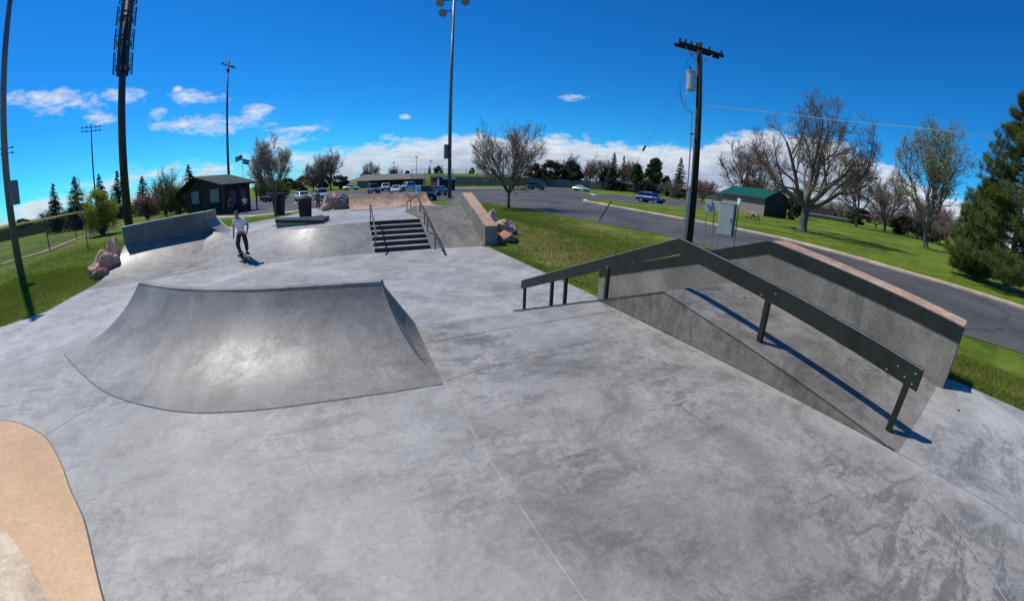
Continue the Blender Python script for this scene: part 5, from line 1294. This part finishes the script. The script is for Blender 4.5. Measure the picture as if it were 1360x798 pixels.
# ------------------------------------------------------------------ cars
def car_paint(n,c): 
    return plain(n,c,.28,metal=.25,var=.03,coat=.8)
PW=car_paint('paint_white',(.62,.63,.65)); PS=car_paint('paint_silver',(.42,.44,.48)); PG=car_paint('paint_greyblue',(.12,.15,.18)); PB=car_paint('paint_black',(.02,.024,.03)); PBL=car_paint('paint_blue',(.012,.03,.17)); PM=car_paint('paint_maroon',(.06,.015,.02)); PDB=car_paint('paint_darkblue',(.02,.03,.08))
M['tail']=plain('tail_lamp',(.35,.02,.015),.3); M['head']=plain('head_lamp',(.6,.62,.65),.12,spec=.9)
def car(kind,paint,x,y,az,label,s=1.):
    """az: heading of the front of the car (radians)"""
    t=thing({'sedan':'parked_sedan','suv':'parked_suv','pickup':'pickup_truck','jeep':'parked_jeep'}[kind],label,'pickup truck' if kind=='pickup' else 'car',(x,y,LOW+.008),az,'vehicles in the car park',(s,s,s))
    P={'sedan':dict(L=4.6,W=.90,hood=.92,belt=.96,roof=1.43,c0=-1.95,c1=1.15,r0=-1.25,r1=.35,tail=.98,cl=.30,wr=.33),
       'suv':dict(L=4.6,W=.93,hood=1.08,belt=1.08,roof=1.72,c0=-2.2,c1=1.10,r0=-1.95,r1=.45,tail=1.08,cl=.36,wr=.37),
       'jeep':dict(L=4.4,W=.92,hood=1.12,belt=1.12,roof=1.80,c0=-2.1,c1=.78,r0=-2.0,r1=.55,tail=1.12,cl=.42,wr=.40),
       'pickup':dict(L=5.8,W=.99,hood=1.18,belt=1.18,roof=1.90,c0=-.95,c1=1.45,r0=-.8,r1=.85,tail=1.16,cl=.46,wr=.41)}[kind]
    L2_=P['L']/2; W=P['W']
    stn=[(-L2_,.86,P['cl']+.16,P['tail']-.08),(-L2_+.10,.96,P['cl']+.03,P['tail']),(-L2_+.5,1.,P['cl'],P['tail']+.01),(P['c0'],1.,P['cl'],P['belt']),(0,1.,P['cl'],P['belt']),(P['c1'],1.,P['cl'],P['hood']),(L2_-.75,.985,P['cl'],P['hood']-.05),(L2_-.25,.93,P['cl']+.02,P['hood']-.15),(L2_-.04,.82,P['cl']+.08,P['hood']-.27),(L2_,.76,P['cl']+.16,P['hood']-.38)]
    stn.sort(key=lambda q:q[0]); rows=[]
    for xx,wf,zb,zt in stn:
        w=W*wf; h=zt-zb
        rows.append([(xx,-w*.55,zt),(xx,-w*.86,zt-.02),(xx,-w*.97,zt-.12),(xx,-w,zb+h*.45),(xx,-w*.97,zb+.05),(xx,-w*.88,zb),(xx,w*.88,zb),(xx,w*.97,zb+.05),(xx,w,zb+h*.45),(xx,w*.97,zt-.12),(xx,w*.86,zt-.02),(xx,w*.55,zt)])
    m=MB(); m.loft(rows,closed=True,cap=True); body=m.build('body',paint,t,smooth=True,bevel=.015)
    zb_=P['belt']-.03; zr=P['roof']; wb=W*.90; wt=W*.70
    base=[(P['c0'],-wb*.94,zb_),(P['c1'],-wb,zb_),(P['c1'],wb,zb_),(P['c0'],wb*.94,zb_)]
    rf=[(P['r0'],-wt,zr),(P['r1'],-wt,zr),(P['r1'],wt,zr),(P['r0'],wt,zr)]
    m=MB(); mid=[(P['r0']+.12,-wt*.8,zr+.035),(P['r1']-.12,-wt*.8,zr+.035),(P['r1']-.12,wt*.8,zr+.035),(P['r0']+.12,wt*.8,zr+.035)]
    m.add(base+rf+mid,[(0,1,5,4),(1,2,6,5),(2,3,7,6),(3,0,4,7),(4,5,9,8),(5,6,10,9),(6,7,11,10),(7,4,8,11),(8,9,10,11)]); m.build('cabin',paint,t,smooth=False,bevel=.03)
    def pane(nm,q,ins_=.08,off=.012,split=None):
        q=[Vector(v) for v in q]; c=sum(q,Vector())/4; n_=(q[1]-q[0]).cross(q[3]-q[0]).normalized()
        if n_.dot(c-Vector((c.x*0,0,zb_)))<0: n_=-n_
        def L_(u,v): return (q[0].lerp(q[1],u)).lerp(q[3].lerp(q[2],u),v)+n_*off
        segs=split or [(ins_,1-ins_)]
        for a,b in segs:
            mm=MB(); mm.add([L_(a,.14),L_(b,.14),L_(b,.88),L_(a,.88)],[(0,1,2,3)]); mm.build(nm,M['glass'],t)
    pane('windscreen',[base[1],base[2],rf[2],rf[1]],.07); pane('rear_window',[base[3],base[0],rf[0],rf[3]],.1)
    for s0,s1,s2,s3 in ((base[0],base[1],rf[1],rf[0]),(base[3],base[2],rf[2],rf[3])):
        pane('side_window',[s0,s1,s2,s3],split=[(.10,.47),(.51,.90)] if kind!='pickup' else [(.08,.45),(.5,.92)])
    if kind=='pickup':
        m=MB(); m.box(-L2_+.12,-1.05,-W*.82,W*.82,P['belt']-.03,P['belt']+.012); m.build('load_bed',M['darkplastic'],t)
    for fx in (-L2_+.98,L2_-.92):
        for sd in (-1,1):
            r_=P['wr']; m=MB(); m.bar((fx,sd*(W-.28),r_+.01),(fx,sd*(W+.004),r_+.01),r_+.075,n=20); m.build('wheel_arch',M['darkplastic'],t)
            m=MB(); m.bar((fx,sd*(W-.24),r_),(fx,sd*(W+.02),r_),r_,n=20); wo=m.build('wheel',M['black'],t)
            m=MB(); m.bar((fx,sd*(W+.02),r_),(fx,sd*(W+.032),r_),r_*.62,n=14); 
            m.build('rim',M['galv'],wo)
    for sd in (-1,1):
        m=MB(); m.add([(L2_-.30,sd*W*.88,P['hood']-.30),(L2_-.045,sd*W*.50,P['hood']-.42),(L2_-.045,sd*W*.50,P['hood']-.28),(L2_-.30,sd*W*.89,P['hood']-.20)],[(0,1,2,3)])
        m=MB(); m.bar((L2_-.16,sd*W*.76,P['hood']-.30),(L2_+.0,sd*W*.60,P['hood']-.34),.20,.14); m.build('headlight',M['head'],t,bevel=.02)
        m=MB(); m.box(-L2_-.012,-L2_+.12,min(sd*W*.62,sd*W*.90),max(sd*W*.62,sd*W*.90),P['tail']-.30,P['tail']-.10); m.build('tail_light',M['tail'],t,bevel=.02)
        m=MB(); m.box(P['c1']-.35,P['c1']-.17,min(sd*W*.95,sd*(W+.17)),max(sd*W*.95,sd*(W+.17)),P['belt']-.02,P['belt']+.13); m.build('mirror',paint,t,bevel=.02)
    m=MB(); m.box(L2_-.03,L2_+.015,-W*.45,W*.45,P['cl']+.22,P['hood']-.40); m.build('grille',M['black'],t)
    m=MB(); m.box(L2_-.12,L2_+.03,-W*.74,W*.74,P['cl']+.04,P['cl']+.20); m.build('bumper',M['darkplastic'] if kind in('suv','jeep') else paint,t,bevel=.02)
    m=MB(); m.box(-L2_-.03,-L2_+.1,-W*.8,W*.8,P['cl']+.12,P['cl']+.28); m.build('rear_bumper',M['darkplastic'],t,bevel=.02)
    m=MB(); m.box(-L2_-.036,-L2_-.03,-.16,.16,P['cl']+.34,P['cl']+.50); m.build('number_plate',M['white'],t)
    return t
toward=lambda x,y:math.atan2(-y,-x)
car('sedan',PM,-10.6,69.5,toward(-10,70)+1.0,'dark maroon car half hidden behind the blossom tree')
car('sedan',PW,-5.1,62.0,toward(-5,62)+.25,'white sedan facing forward, just left of the silver car')
car('suv',PS,-2.2,60.4,toward(-2,60)+.15,'silver car facing forward, left of the dark boulders')
car('sedan',PW,4.0,112.0,toward(4,112)+1.25,'white low sedan seen side-on beyond the silver car')
car('jeep',PG,6.9,77.2,toward(7,77)+.2,'grey-blue boxy off-road car above the middle of the pink quarter pipe')
car('sedan',PW,10.6,73.0,toward(10.6,73)-.1,'small white hatchback beside the white pickup')
car('pickup',PW,15.2,85.0,toward(15,85)-1.05,'white pickup truck parked at an angle above the pink quarter pipe')
car('suv',PB,10.5,48.2,toward(10.5,48)+.28,'large black car facing forward behind the right end of the pink quarter pipe')
car('sedan',PDB,15.2,60.3,toward(15,60)-.35,'dark blue car partly behind the large black car')
car('suv',PS,10.8,90.5,toward(11,90)-.1,'pale car partly hidden between the grey-blue car and the pickup')
car('jeep',PB,48.2,90.5,toward(48,90)+1.35,'black off-road vehicle seen through the leafless tree',1.05)
car('sedan',PW,61.8,90.2,toward(62,90)+1.15,'white sedan alone in the right part of the car park',1.05)
car('suv',PBL,45.6,46.8,toward(45,46)+1.05,'bright blue car driving along the road beyond the grass island')

# ------------------------------------------------------------------ people
def skin_body(name,joints,edges,mat,parent=None,sub=1,root=0):
    """joints: list of (pos, radius); grown by a Skin modifier"""
    bm=bmesh.new(); lay=bm.verts.layers.skin.verify(); vs=[]
    for p,r in joints:
        v=bm.verts.new(p); v[lay].radius=(r,r) if not hasattr(r,'__len__') else r; vs.append(v)
    vs[root][lay].use_root=True
    for a,b in edges: bm.edges.new((vs[a],vs[b]))
    me=bpy.data.meshes.new(name); bm.to_mesh(me); bm.free(); me.materials.append(mat)
    o=link(bpy.data.objects.new(name,me),parent); s=o.modifiers.new('skin','SKIN'); s.use_smooth_shade=True; s.branch_smoothing=.4
    q=o.modifiers.new('sub','SUBSURF'); q.levels=sub; q.render_levels=sub+1 if sub<2 else sub
    return o
def person(label,x,y,z,rz,pose,shirtm,trousm,cap=True,group=None,s=1.):
    """figure faces local -y; pose gives joint positions (metres)"""
    t=thing('person',label,'person',(x,y,z),rz,group,(s,s,s)); J=pose
    hand=lambda w,d,sd:[ (w+d*.045,.024) ]
    V=Vector; jl=[];ed=[]
    def add(p,r,par=None):
        jl.append((V(p),r)); i=len(jl)-1
        if par is not None: ed.append((par,i))
        return i
    pel=add(J['pelvis'],(.13,.10)); sp=add(J['waist'],(.12,.09),pel); ch=add(J['chest'],(.16,.11),sp); nk=add(J['neck'],.055,ch); hb=add(J['head']-V((0,0,.07)),.065,nk); hd=add(J['head']+V((0,0,.01)),(.078,.095),hb); ht=add(J['head']+V((0,.008,.09)),(.055,.07),hd)
    for sd in ('l','r'):
        sh_=add(J['sh_'+sd],.062,ch); el=add(J['el_'+sd],.042,sh_); wr=add(J['wr_'+sd],.028,el)
        d=(J['wr_'+sd]-J['el_'+sd]).normalized(); pm=add(J['wr_'+sd]+d*.07,(.040,.022),wr)
        side=V((0,-1,0)); side=(side-d*side.dot(d)).normalized(); out_=d.cross(side)
        for k,(o_,ln) in enumerate(((-.030,.075),(-.010,.088),(.010,.082),(.030,.062))):
            k0=J['wr_'+sd]+d*.085+side*o_; a=add(k0+d*.02,.0095,pm); b=add(k0+d*ln*.65+out_*.006,.0085,a); add(k0+d*ln+out_*.022,.007,b)
        a=add(J['wr_'+sd]+d*.045-side*.045,.011,pm); add(J['wr_'+sd]+d*.085-side*.06,.009,a)
        hp=add(J['hip_'+sd],.088,pel); kn=add(J['kn_'+sd],.058,hp); an=add(J['an_'+sd],.038,kn)
    body=skin_body('body',jl,ed,M['skin'],t,1)
    # face: nose, ears, eyes, mouth
    h=J['head']; m=MB(); m.bar(h+V((0,-.098,.02)),h+V((0,-.118,-.015)),.010,n=6,r2=.016); m.build('nose',M['skin'],t)
    for sd in (-1,1):
        m=MB(); m.bar(h+V((sd*.078,.0,-.02)),h+V((sd*.090,.005,.03)),.016,n=6); m.build('ear',M['skin'],t)
        m=MB(); m.bar(h+V((sd*.032,-.088,.025)),h+V((sd*.032,-.097,.025)),.011,n=8); m.build('eye',M['hairm'],t)
    m=MB(); m.box(h.x-.024,h.x+.024,h.y-.096,h.y-.088,h.z-.058,h.z-.050); m.build('mouth',M['flagred'],t)
    bm=bmesh.new(); bmesh.ops.create_uvsphere(bm,u_segments=16,v_segments=10,radius=1)
    for v in bm.verts:
        v.co=Vector((v.co.x*.094,v.co.y*.112+.012,v.co.z*.105+.035))+h
    bmesh.ops.delete(bm,geom=[v for v in bm.verts if v.co.z<h.z+.035 and v.co.y<h.y+.03],context='VERTS')
    me=bpy.data.meshes.new('hair'); bm.to_mesh(me); bm.free(); me.materials.append(M['hairm']); hr=link(bpy.data.objects.new('cap' if cap else 'hair',me),t)
    if cap:
        m=MB(); m.add([h+V((-.06,-.085,.05)),h+V((.06,-.085,.05)),h+V((.045,-.17,.038)),h+V((-.045,-.17,.038))],[(0,1,2,3)]); m.build('brim',M['hairm'],hr)
    # shirt
    jl2=[];e2=[]
    def ad(p,r,par=None):
        jl2.append((V(p),r)); i=len(jl2)-1
        if par is not None: e2.append((par,i))
        return i
    a0=ad(J['pelvis']+V((0,0,-.02)),(.165,.125)); a1=ad(J['waist'],(.160,.122),a0); a2=ad(J['chest'],(.190,.135),a1); a3=ad(J['chest'].lerp(J['neck'],.75),(.085,.08),a2)
    for sd in ('l','r'):
        b=ad(J['sh_'+sd]+V((0,0,.005)),.083,a2); ad(J['sh_'+sd].lerp(J['el_'+sd],.62),.073,b)
    skin_body('shirt',jl2,e2,shirtm,t,1)
    jl2=[];e2=[]
    a0=ad(J['pelvis']+V((0,0,-.01)),(.155,.125)); ad(J['pelvis']+V((0,0,.07)),(.145,.118),a0)
    for sd in ('l','r'):
        b=ad(J['hip_'+sd],.112,a0); c=ad(J['kn_'+sd],.084,b); ad(J['kn_'+sd].lerp(J['an_'+sd],.9),.064,c)
    skin_body('trousers',jl2,e2,trousm,t,1)
    for sd in ('l','r'):
        f=J['an_'+sd]; d=J['toe_'+sd].normalized(); n_=V((-d.y,d.x,0)); m=MB(); rws=[]
        for q,w,hh in ((-.085,.034,.085),(-.03,.042,.10),(.07,.046,.075),(.15,.045,.055),(.185,.026,.04)):
            c=V((f.x,f.y,J['sole_'+sd]))+d*q; rws.append([c-n_*w,c+n_*w,c+n_*w*.85+V((0,0,hh)),c-n_*w*.85+V((0,0,hh))])
        m.loft(rws,closed=True,cap=True); m.build('shoe',M['black'],t,bevel=.012)
    return t
V=Vector
# skateboard under the skater
sx,sy=-3.62,15.09; SZ=-.895
sk=thing('skateboard','dark skateboard under the skater in the white shirt','skateboard',(sx,sy,SZ+.01))
sk.rotation_euler=(Matrix.Rotation(R(11.5),3,'X')@Matrix.Rotation(R(-62),3,'Z')).to_euler()
m=MB(); rws=[]
for xx,w,zz in ((-.41,.04,.155),(-.38,.085,.145),(-.30,.10,.108),(-.2,.103,.10),(.2,.103,.10),(.30,.10,.108),(.38,.085,.145),(.41,.04,.155)):
    rws.append([(xx,-w,zz),(xx,w,zz),(xx,w,zz+.012),(xx,-w,zz+.012)])
m.loft(rws,closed=True,cap=True); m.build('deck',M['black'],sk)
for xx in (-.22,.22):
    m=MB(); m.bar((xx,-.085,.05),(xx,.085,.05),.016,n=8); m.box(xx-.03,xx+.03,-.03,.03,.055,.10); tk=m.build('truck',M['galv'],sk)
    for yy in (-.1,.1):
        m=MB(); m.bar((xx,yy-.018,.027),(xx,yy+.018,.027),.027,n=12); m.build('wheel',M['white'],tk)
dirb=V((math.cos(R(-62)),math.sin(R(-62)),0))
pose=dict(pelvis=V((0,.05,.91)),waist=V((-.01,.02,1.07)),chest=V((-.03,-.03,1.31)),neck=V((-.05,-.07,1.47)),head=V((-.06,-.12,1.585)),
 sh_r=V((-.21,-.03,1.38)),el_r=V((-.29,.05,1.12)),wr_r=V((-.28,-.05,.88)),sh_l=V((.14,-.02,1.39)),el_l=V((.29,.04,1.15)),wr_l=V((.30,-.14,.97)),
 hip_r=V((-.09,0.02,.87)),kn_r=V((-.10,-.19,.53)),an_r=V((-.04,-.13,.20)),hip_l=V((.09,.02,.87)),kn_l=V((.22,-.13,.55)),an_l=V((.11,.12,.21)),
 toe_r=V((-.4,-1,0)),toe_l=V((.8,-.7,0)),sole_r=.114,sole_l=.114)
person('skater in white shirt and dark trousers riding a skateboard down the bank beside the stairs',sx,sy,SZ+.01,R(-10),pose,M['shirt'],M['trousers'],True)
stand=dict(pelvis=V((0,0,.96)),waist=V((0,0,1.12)),chest=V((0,0,1.36)),neck=V((0,-.01,1.52)),head=V((0,-.03,1.65)),
 sh_r=V((-.18,0,1.44)),el_r=V((-.24,.03,1.16)),wr_r=V((-.22,-.05,.92)),sh_l=V((.18,0,1.44)),el_l=V((.24,.02,1.16)),wr_l=V((.20,-.10,.95)),
 hip_r=V((-.09,0,.92)),kn_r=V((-.11,-.02,.50)),an_r=V((-.12,.02,.08)),hip_l=V((.09,0,.92)),kn_l=V((.11,-.03,.50)),an_l=V((.13,0,.08)),toe_r=V((-.2,-1,0)),toe_l=V((.3,-1,0)),sole_r=0.,sole_l=0.)
person('person in a pale top and dark trousers standing on the grass by the kiosk',-9.98,44.6,ground(-9.98,44.6)+.01,R(20),stand,M['shirt'],M['trousers'],False)
person('person in an olive top standing behind the litter bin',-1.9,40.6,LOW+.02,R(10),stand,M['greenshirt'],M['trousers'],True)
person('person in dark clothes beside the corner of the kiosk',-11.6,44.6,LOW,R(40),stand,M['trousers'],M['trousers'],False)

for (x,y,z,s_,l_) in ((4.75,-.10,.0,.030,'tiny dark pebble on the deck slab beside the end of the pink-topped ledge'),(4.35,2.62,.40,.035,'tiny pale pebble lying on the near wedge ramp')):
    me=rock_mesh(31+int(x)); me.materials.append(M['walk'] if 'pale' in l_ else M['black']); o=link(bpy.data.objects.new('pebble',me)); o.location=(x,y,z+s_*.25); o.scale=(s_*1.4,s_,s_*.6); tag(o,l_,'pebble')
# ------------------------------------------------------------------ sky, sun, camera
w=bpy.data.worlds.new('World'); scene.world=w; w.use_nodes=True; nt=w.node_tree; t=NT(nt); L=nt.links
bg=nt.nodes['Background']; SUN_EL,SUN_AZ=58,132
sky=t.n('ShaderNodeTexSky',sky_type='NISHITA'); sky.sun_disc=False; sky.sun_elevation=R(SUN_EL); sky.sun_rotation=R(90-SUN_AZ); sky.altitude=1700; sky.air_density=1.0; sky.dust_density=.35; sky.ozone_density=2.5
hs=t.n('ShaderNodeHueSaturation'); hs.inputs['Saturation'].default_value=1.30; hs.inputs['Value'].default_value=1.0; L.new(sky.outputs[0],hs.inputs['Color'])
vec=t.n('ShaderNodeTexCoord').outputs['Generated']; nrmz=t.n('ShaderNodeVectorMath',operation='NORMALIZE'); L.new(vec,nrmz.inputs[0]); sp=t.n('ShaderNodeSeparateXYZ'); L.new(nrmz.outputs[0],sp.inputs[0])
azd=t.math('MULTIPLY',t.math('ARCTAN2',sp.outputs[1],sp.outputs[0]),180/PI); eld=t.math('MULTIPLY',t.math('ARCSINE',sp.outputs[2]),180/PI)
cmb=t.n('ShaderNodeCombineXYZ'); L.new(azd,cmb.inputs[0]); L.new(t.math('MULTIPLY',eld,2.5),cmb.inputs[1])
n1=t.noise(cmb.outputs[0],.26,12,.68,.3); n2=t.noise(cmb.outputs[0],.07,4,.5); n3=t.noise(t.map(cmb.outputs[0],(.5,1,1),(0,0,0),(31,7,0)),.6,8,.68)
def blob(a0,e0,ra,re,tilt=0.,pw=1.):
    da=t.math('SUBTRACT',azd,a0); de=t.math('SUBTRACT',eld,e0)
    if tilt: de=t.math('SUBTRACT',de,t.math('MULTIPLY',da,tilt))
    x=t.math('DIVIDE',da,ra); y=t.math('DIVIDE',de,re)
    return t.math('SUBTRACT',1.,t.math('ADD',t.math('MULTIPLY',x,x),t.math('MULTIPLY',y,y)))
bl=[(125.8,12.2,6.4,1.5,.06),(120.4,9.9,2.6,.8,0),(117.5,12.3,3.2,1.0,.1),(108.6,11.9,4.0,1.0,.05),(113.2,10.2,1.6,.8,0),(106.5,8.4,8.0,1.5,.07),(100.6,9.4,2.8,1.5,-.1),(94.6,6.7,4.0,1.35,-.18),(97.6,5.4,3.0,1.2,0),(82.7,5.9,1.4,.7,0),(57.2,11.7,2.2,.5,-.08),(111.0,12.9,.8,.4,0),(80.5,8.6,.8,.4,0)]
acc=None
for b in bl:
    v=blob(*b); acc=v if acc is None else t.math('MAXIMUM',acc,v)
acc=t.math('MAXIMUM',acc,-2.2)
wis=t.math('ADD',t.math('MULTIPLY',acc,.52),t.math('MULTIPLY',t.math('SUBTRACT',n1,.5),3.2))
wmask=t.ramp(wis,[(.06,0),(.95,1)])
# bank of cloud along the horizon: its top height varies with azimuth
def piece(knots):
    """top elevation as a function of azimuth through a colour ramp"""
    nd=nt.nodes.new('ShaderNodeValToRGB'); e=nd.color_ramp.elements
    f=t.math('DIVIDE',azd,160.,clamp=True); L.new(f,nd.inputs[0])
    ks=sorted(knots)
    while len(e)<len(ks): e.new(.5)
    for i,(a,h) in enumerate(ks): e[i].position=a/160.; e[i].color=(h/12,)*3+(1,)
    return t.math('MULTIPLY',nd.outputs[0],12.)
toph=piece([(2,3.0),(12,5.8),(24,9.4),(33,9.0),(40,6.0),(48,5.7),(60,6.1),(70,6.5),(80,5.4),(88,4.8),(97,4.4),(108,4.1),(116,4.3),(124,3.0),(134,1.8),(150,1.2)])
edge=t.math('ADD',t.math('SUBTRACT',toph,eld),t.math('MULTIPLY',t.math('SUBTRACT',n1,.5),5.5))
bmask=t.ramp(edge,[(.0,0),(.9/1.0,1)]) if False else None
mr=t.n('ShaderNodeMapRange'); L.new(edge,mr.inputs['Value']); mr.inputs['From Min'].default_value=-.05; mr.inputs['From Max'].default_value=1.1; bmask=mr.outputs[0]
# gaps to the left where blue shows through the bank
gap=t.math('MULTIPLY',t.ramp(t.noise(t.map(cmb.outputs[0],(.6,1.3,1),(0,0,0),(9,2,0)),.25,7,.6),[(.40,0),(.54,1)]),t.ramp(t.math('DIVIDE',azd,160.,clamp=True),[(.50,0),(.62,.85)]))
bmask=t.math('MULTIPLY',bmask,t.math('SUBTRACT',1.,gap))
below=t.math('GREATER_THAN',eld,-3.); bmask=t.math('MULTIPLY',bmask,below)
mask=t.math('MAXIMUM',wmask,bmask)
depth=t.n('ShaderNodeMapRange'); L.new(edge,depth.inputs['Value']); depth.inputs['From Min'].default_value=.6; depth.inputs['From Max'].default_value=4.5
ccol=t.mix(depth.outputs[0],(8.6,8.9,9.4),(4.9,5.5,6.9))
ccol=t.mix(1.,ccol,t.ramp(n3,[(.3,.72),(.7,1.12)]),'MULTIPLY')
tint=t.mix(1.,hs.outputs[0],(.20,.98,1.38),'MULTIPLY')
L.new(t.mix(t.math('MULTIPLY',mask,.93),tint,ccol),bg.inputs['Color']); bg.inputs['Strength'].default_value=.098

sun=bpy.data.lights.new('sun','SUN'); sun.energy=4.5; sun.angle=R(.53); sun.color=(1,.955,.89)
so=link(bpy.data.objects.new('sun',sun)); d=Vector((math.cos(R(SUN_AZ))*math.cos(R(SUN_EL)),math.sin(R(SUN_AZ))*math.cos(R(SUN_EL)),math.sin(R(SUN_EL))))
so.rotation_euler=d.to_track_quat('Z','Y').to_euler(); so.location=(0,0,30)

cam=bpy.data.cameras.new('camera'); co=link(bpy.data.objects.new('camera',cam)); scene.camera=co
fw=Vector((.4230,.9061,0)).normalized(); rt=Vector((fw.y,-fw.x,0)); up=Vector((0,0,1)); pit=.304222; rol=.0263553
f3=fw*math.cos(pit)-up*math.sin(pit); u3=fw*math.sin(pit)+up*math.cos(pit)
X=rt*math.cos(rol)+u3*math.sin(rol); Y=-rt*math.sin(rol)+u3*math.cos(rol); Z=-f3
mw=Matrix(((X.x,Y.x,Z.x,0),(X.y,Y.y,Z.y,0),(X.z,Y.z,Z.z,1.6),(0,0,0,1))); co.matrix_world=mw
cam.type='PANO'; cam.panorama_type='FISHEYE_LENS_POLYNOMIAL'; cam.sensor_width=36; cam.sensor_fit='AUTO'
k=1360/36/528.76
cam.fisheye_fov=R(175); cam.fisheye_polynomial_k0=0; cam.fisheye_polynomial_k1=-k; cam.fisheye_polynomial_k2=0; cam.fisheye_polynomial_k3=.040976*k**3; cam.fisheye_polynomial_k4=0
cam.clip_start=.05; cam.clip_end=6000
scene.render.engine='CYCLES'
scene.view_settings.view_transform='Standard'; scene.view_settings.look='None'; scene.view_settings.exposure=0; scene.view_settings.gamma=1
scene.cycles.use_denoising=True; scene.cycles.max_bounces=6; scene.cycles.transparent_max_bounces=24
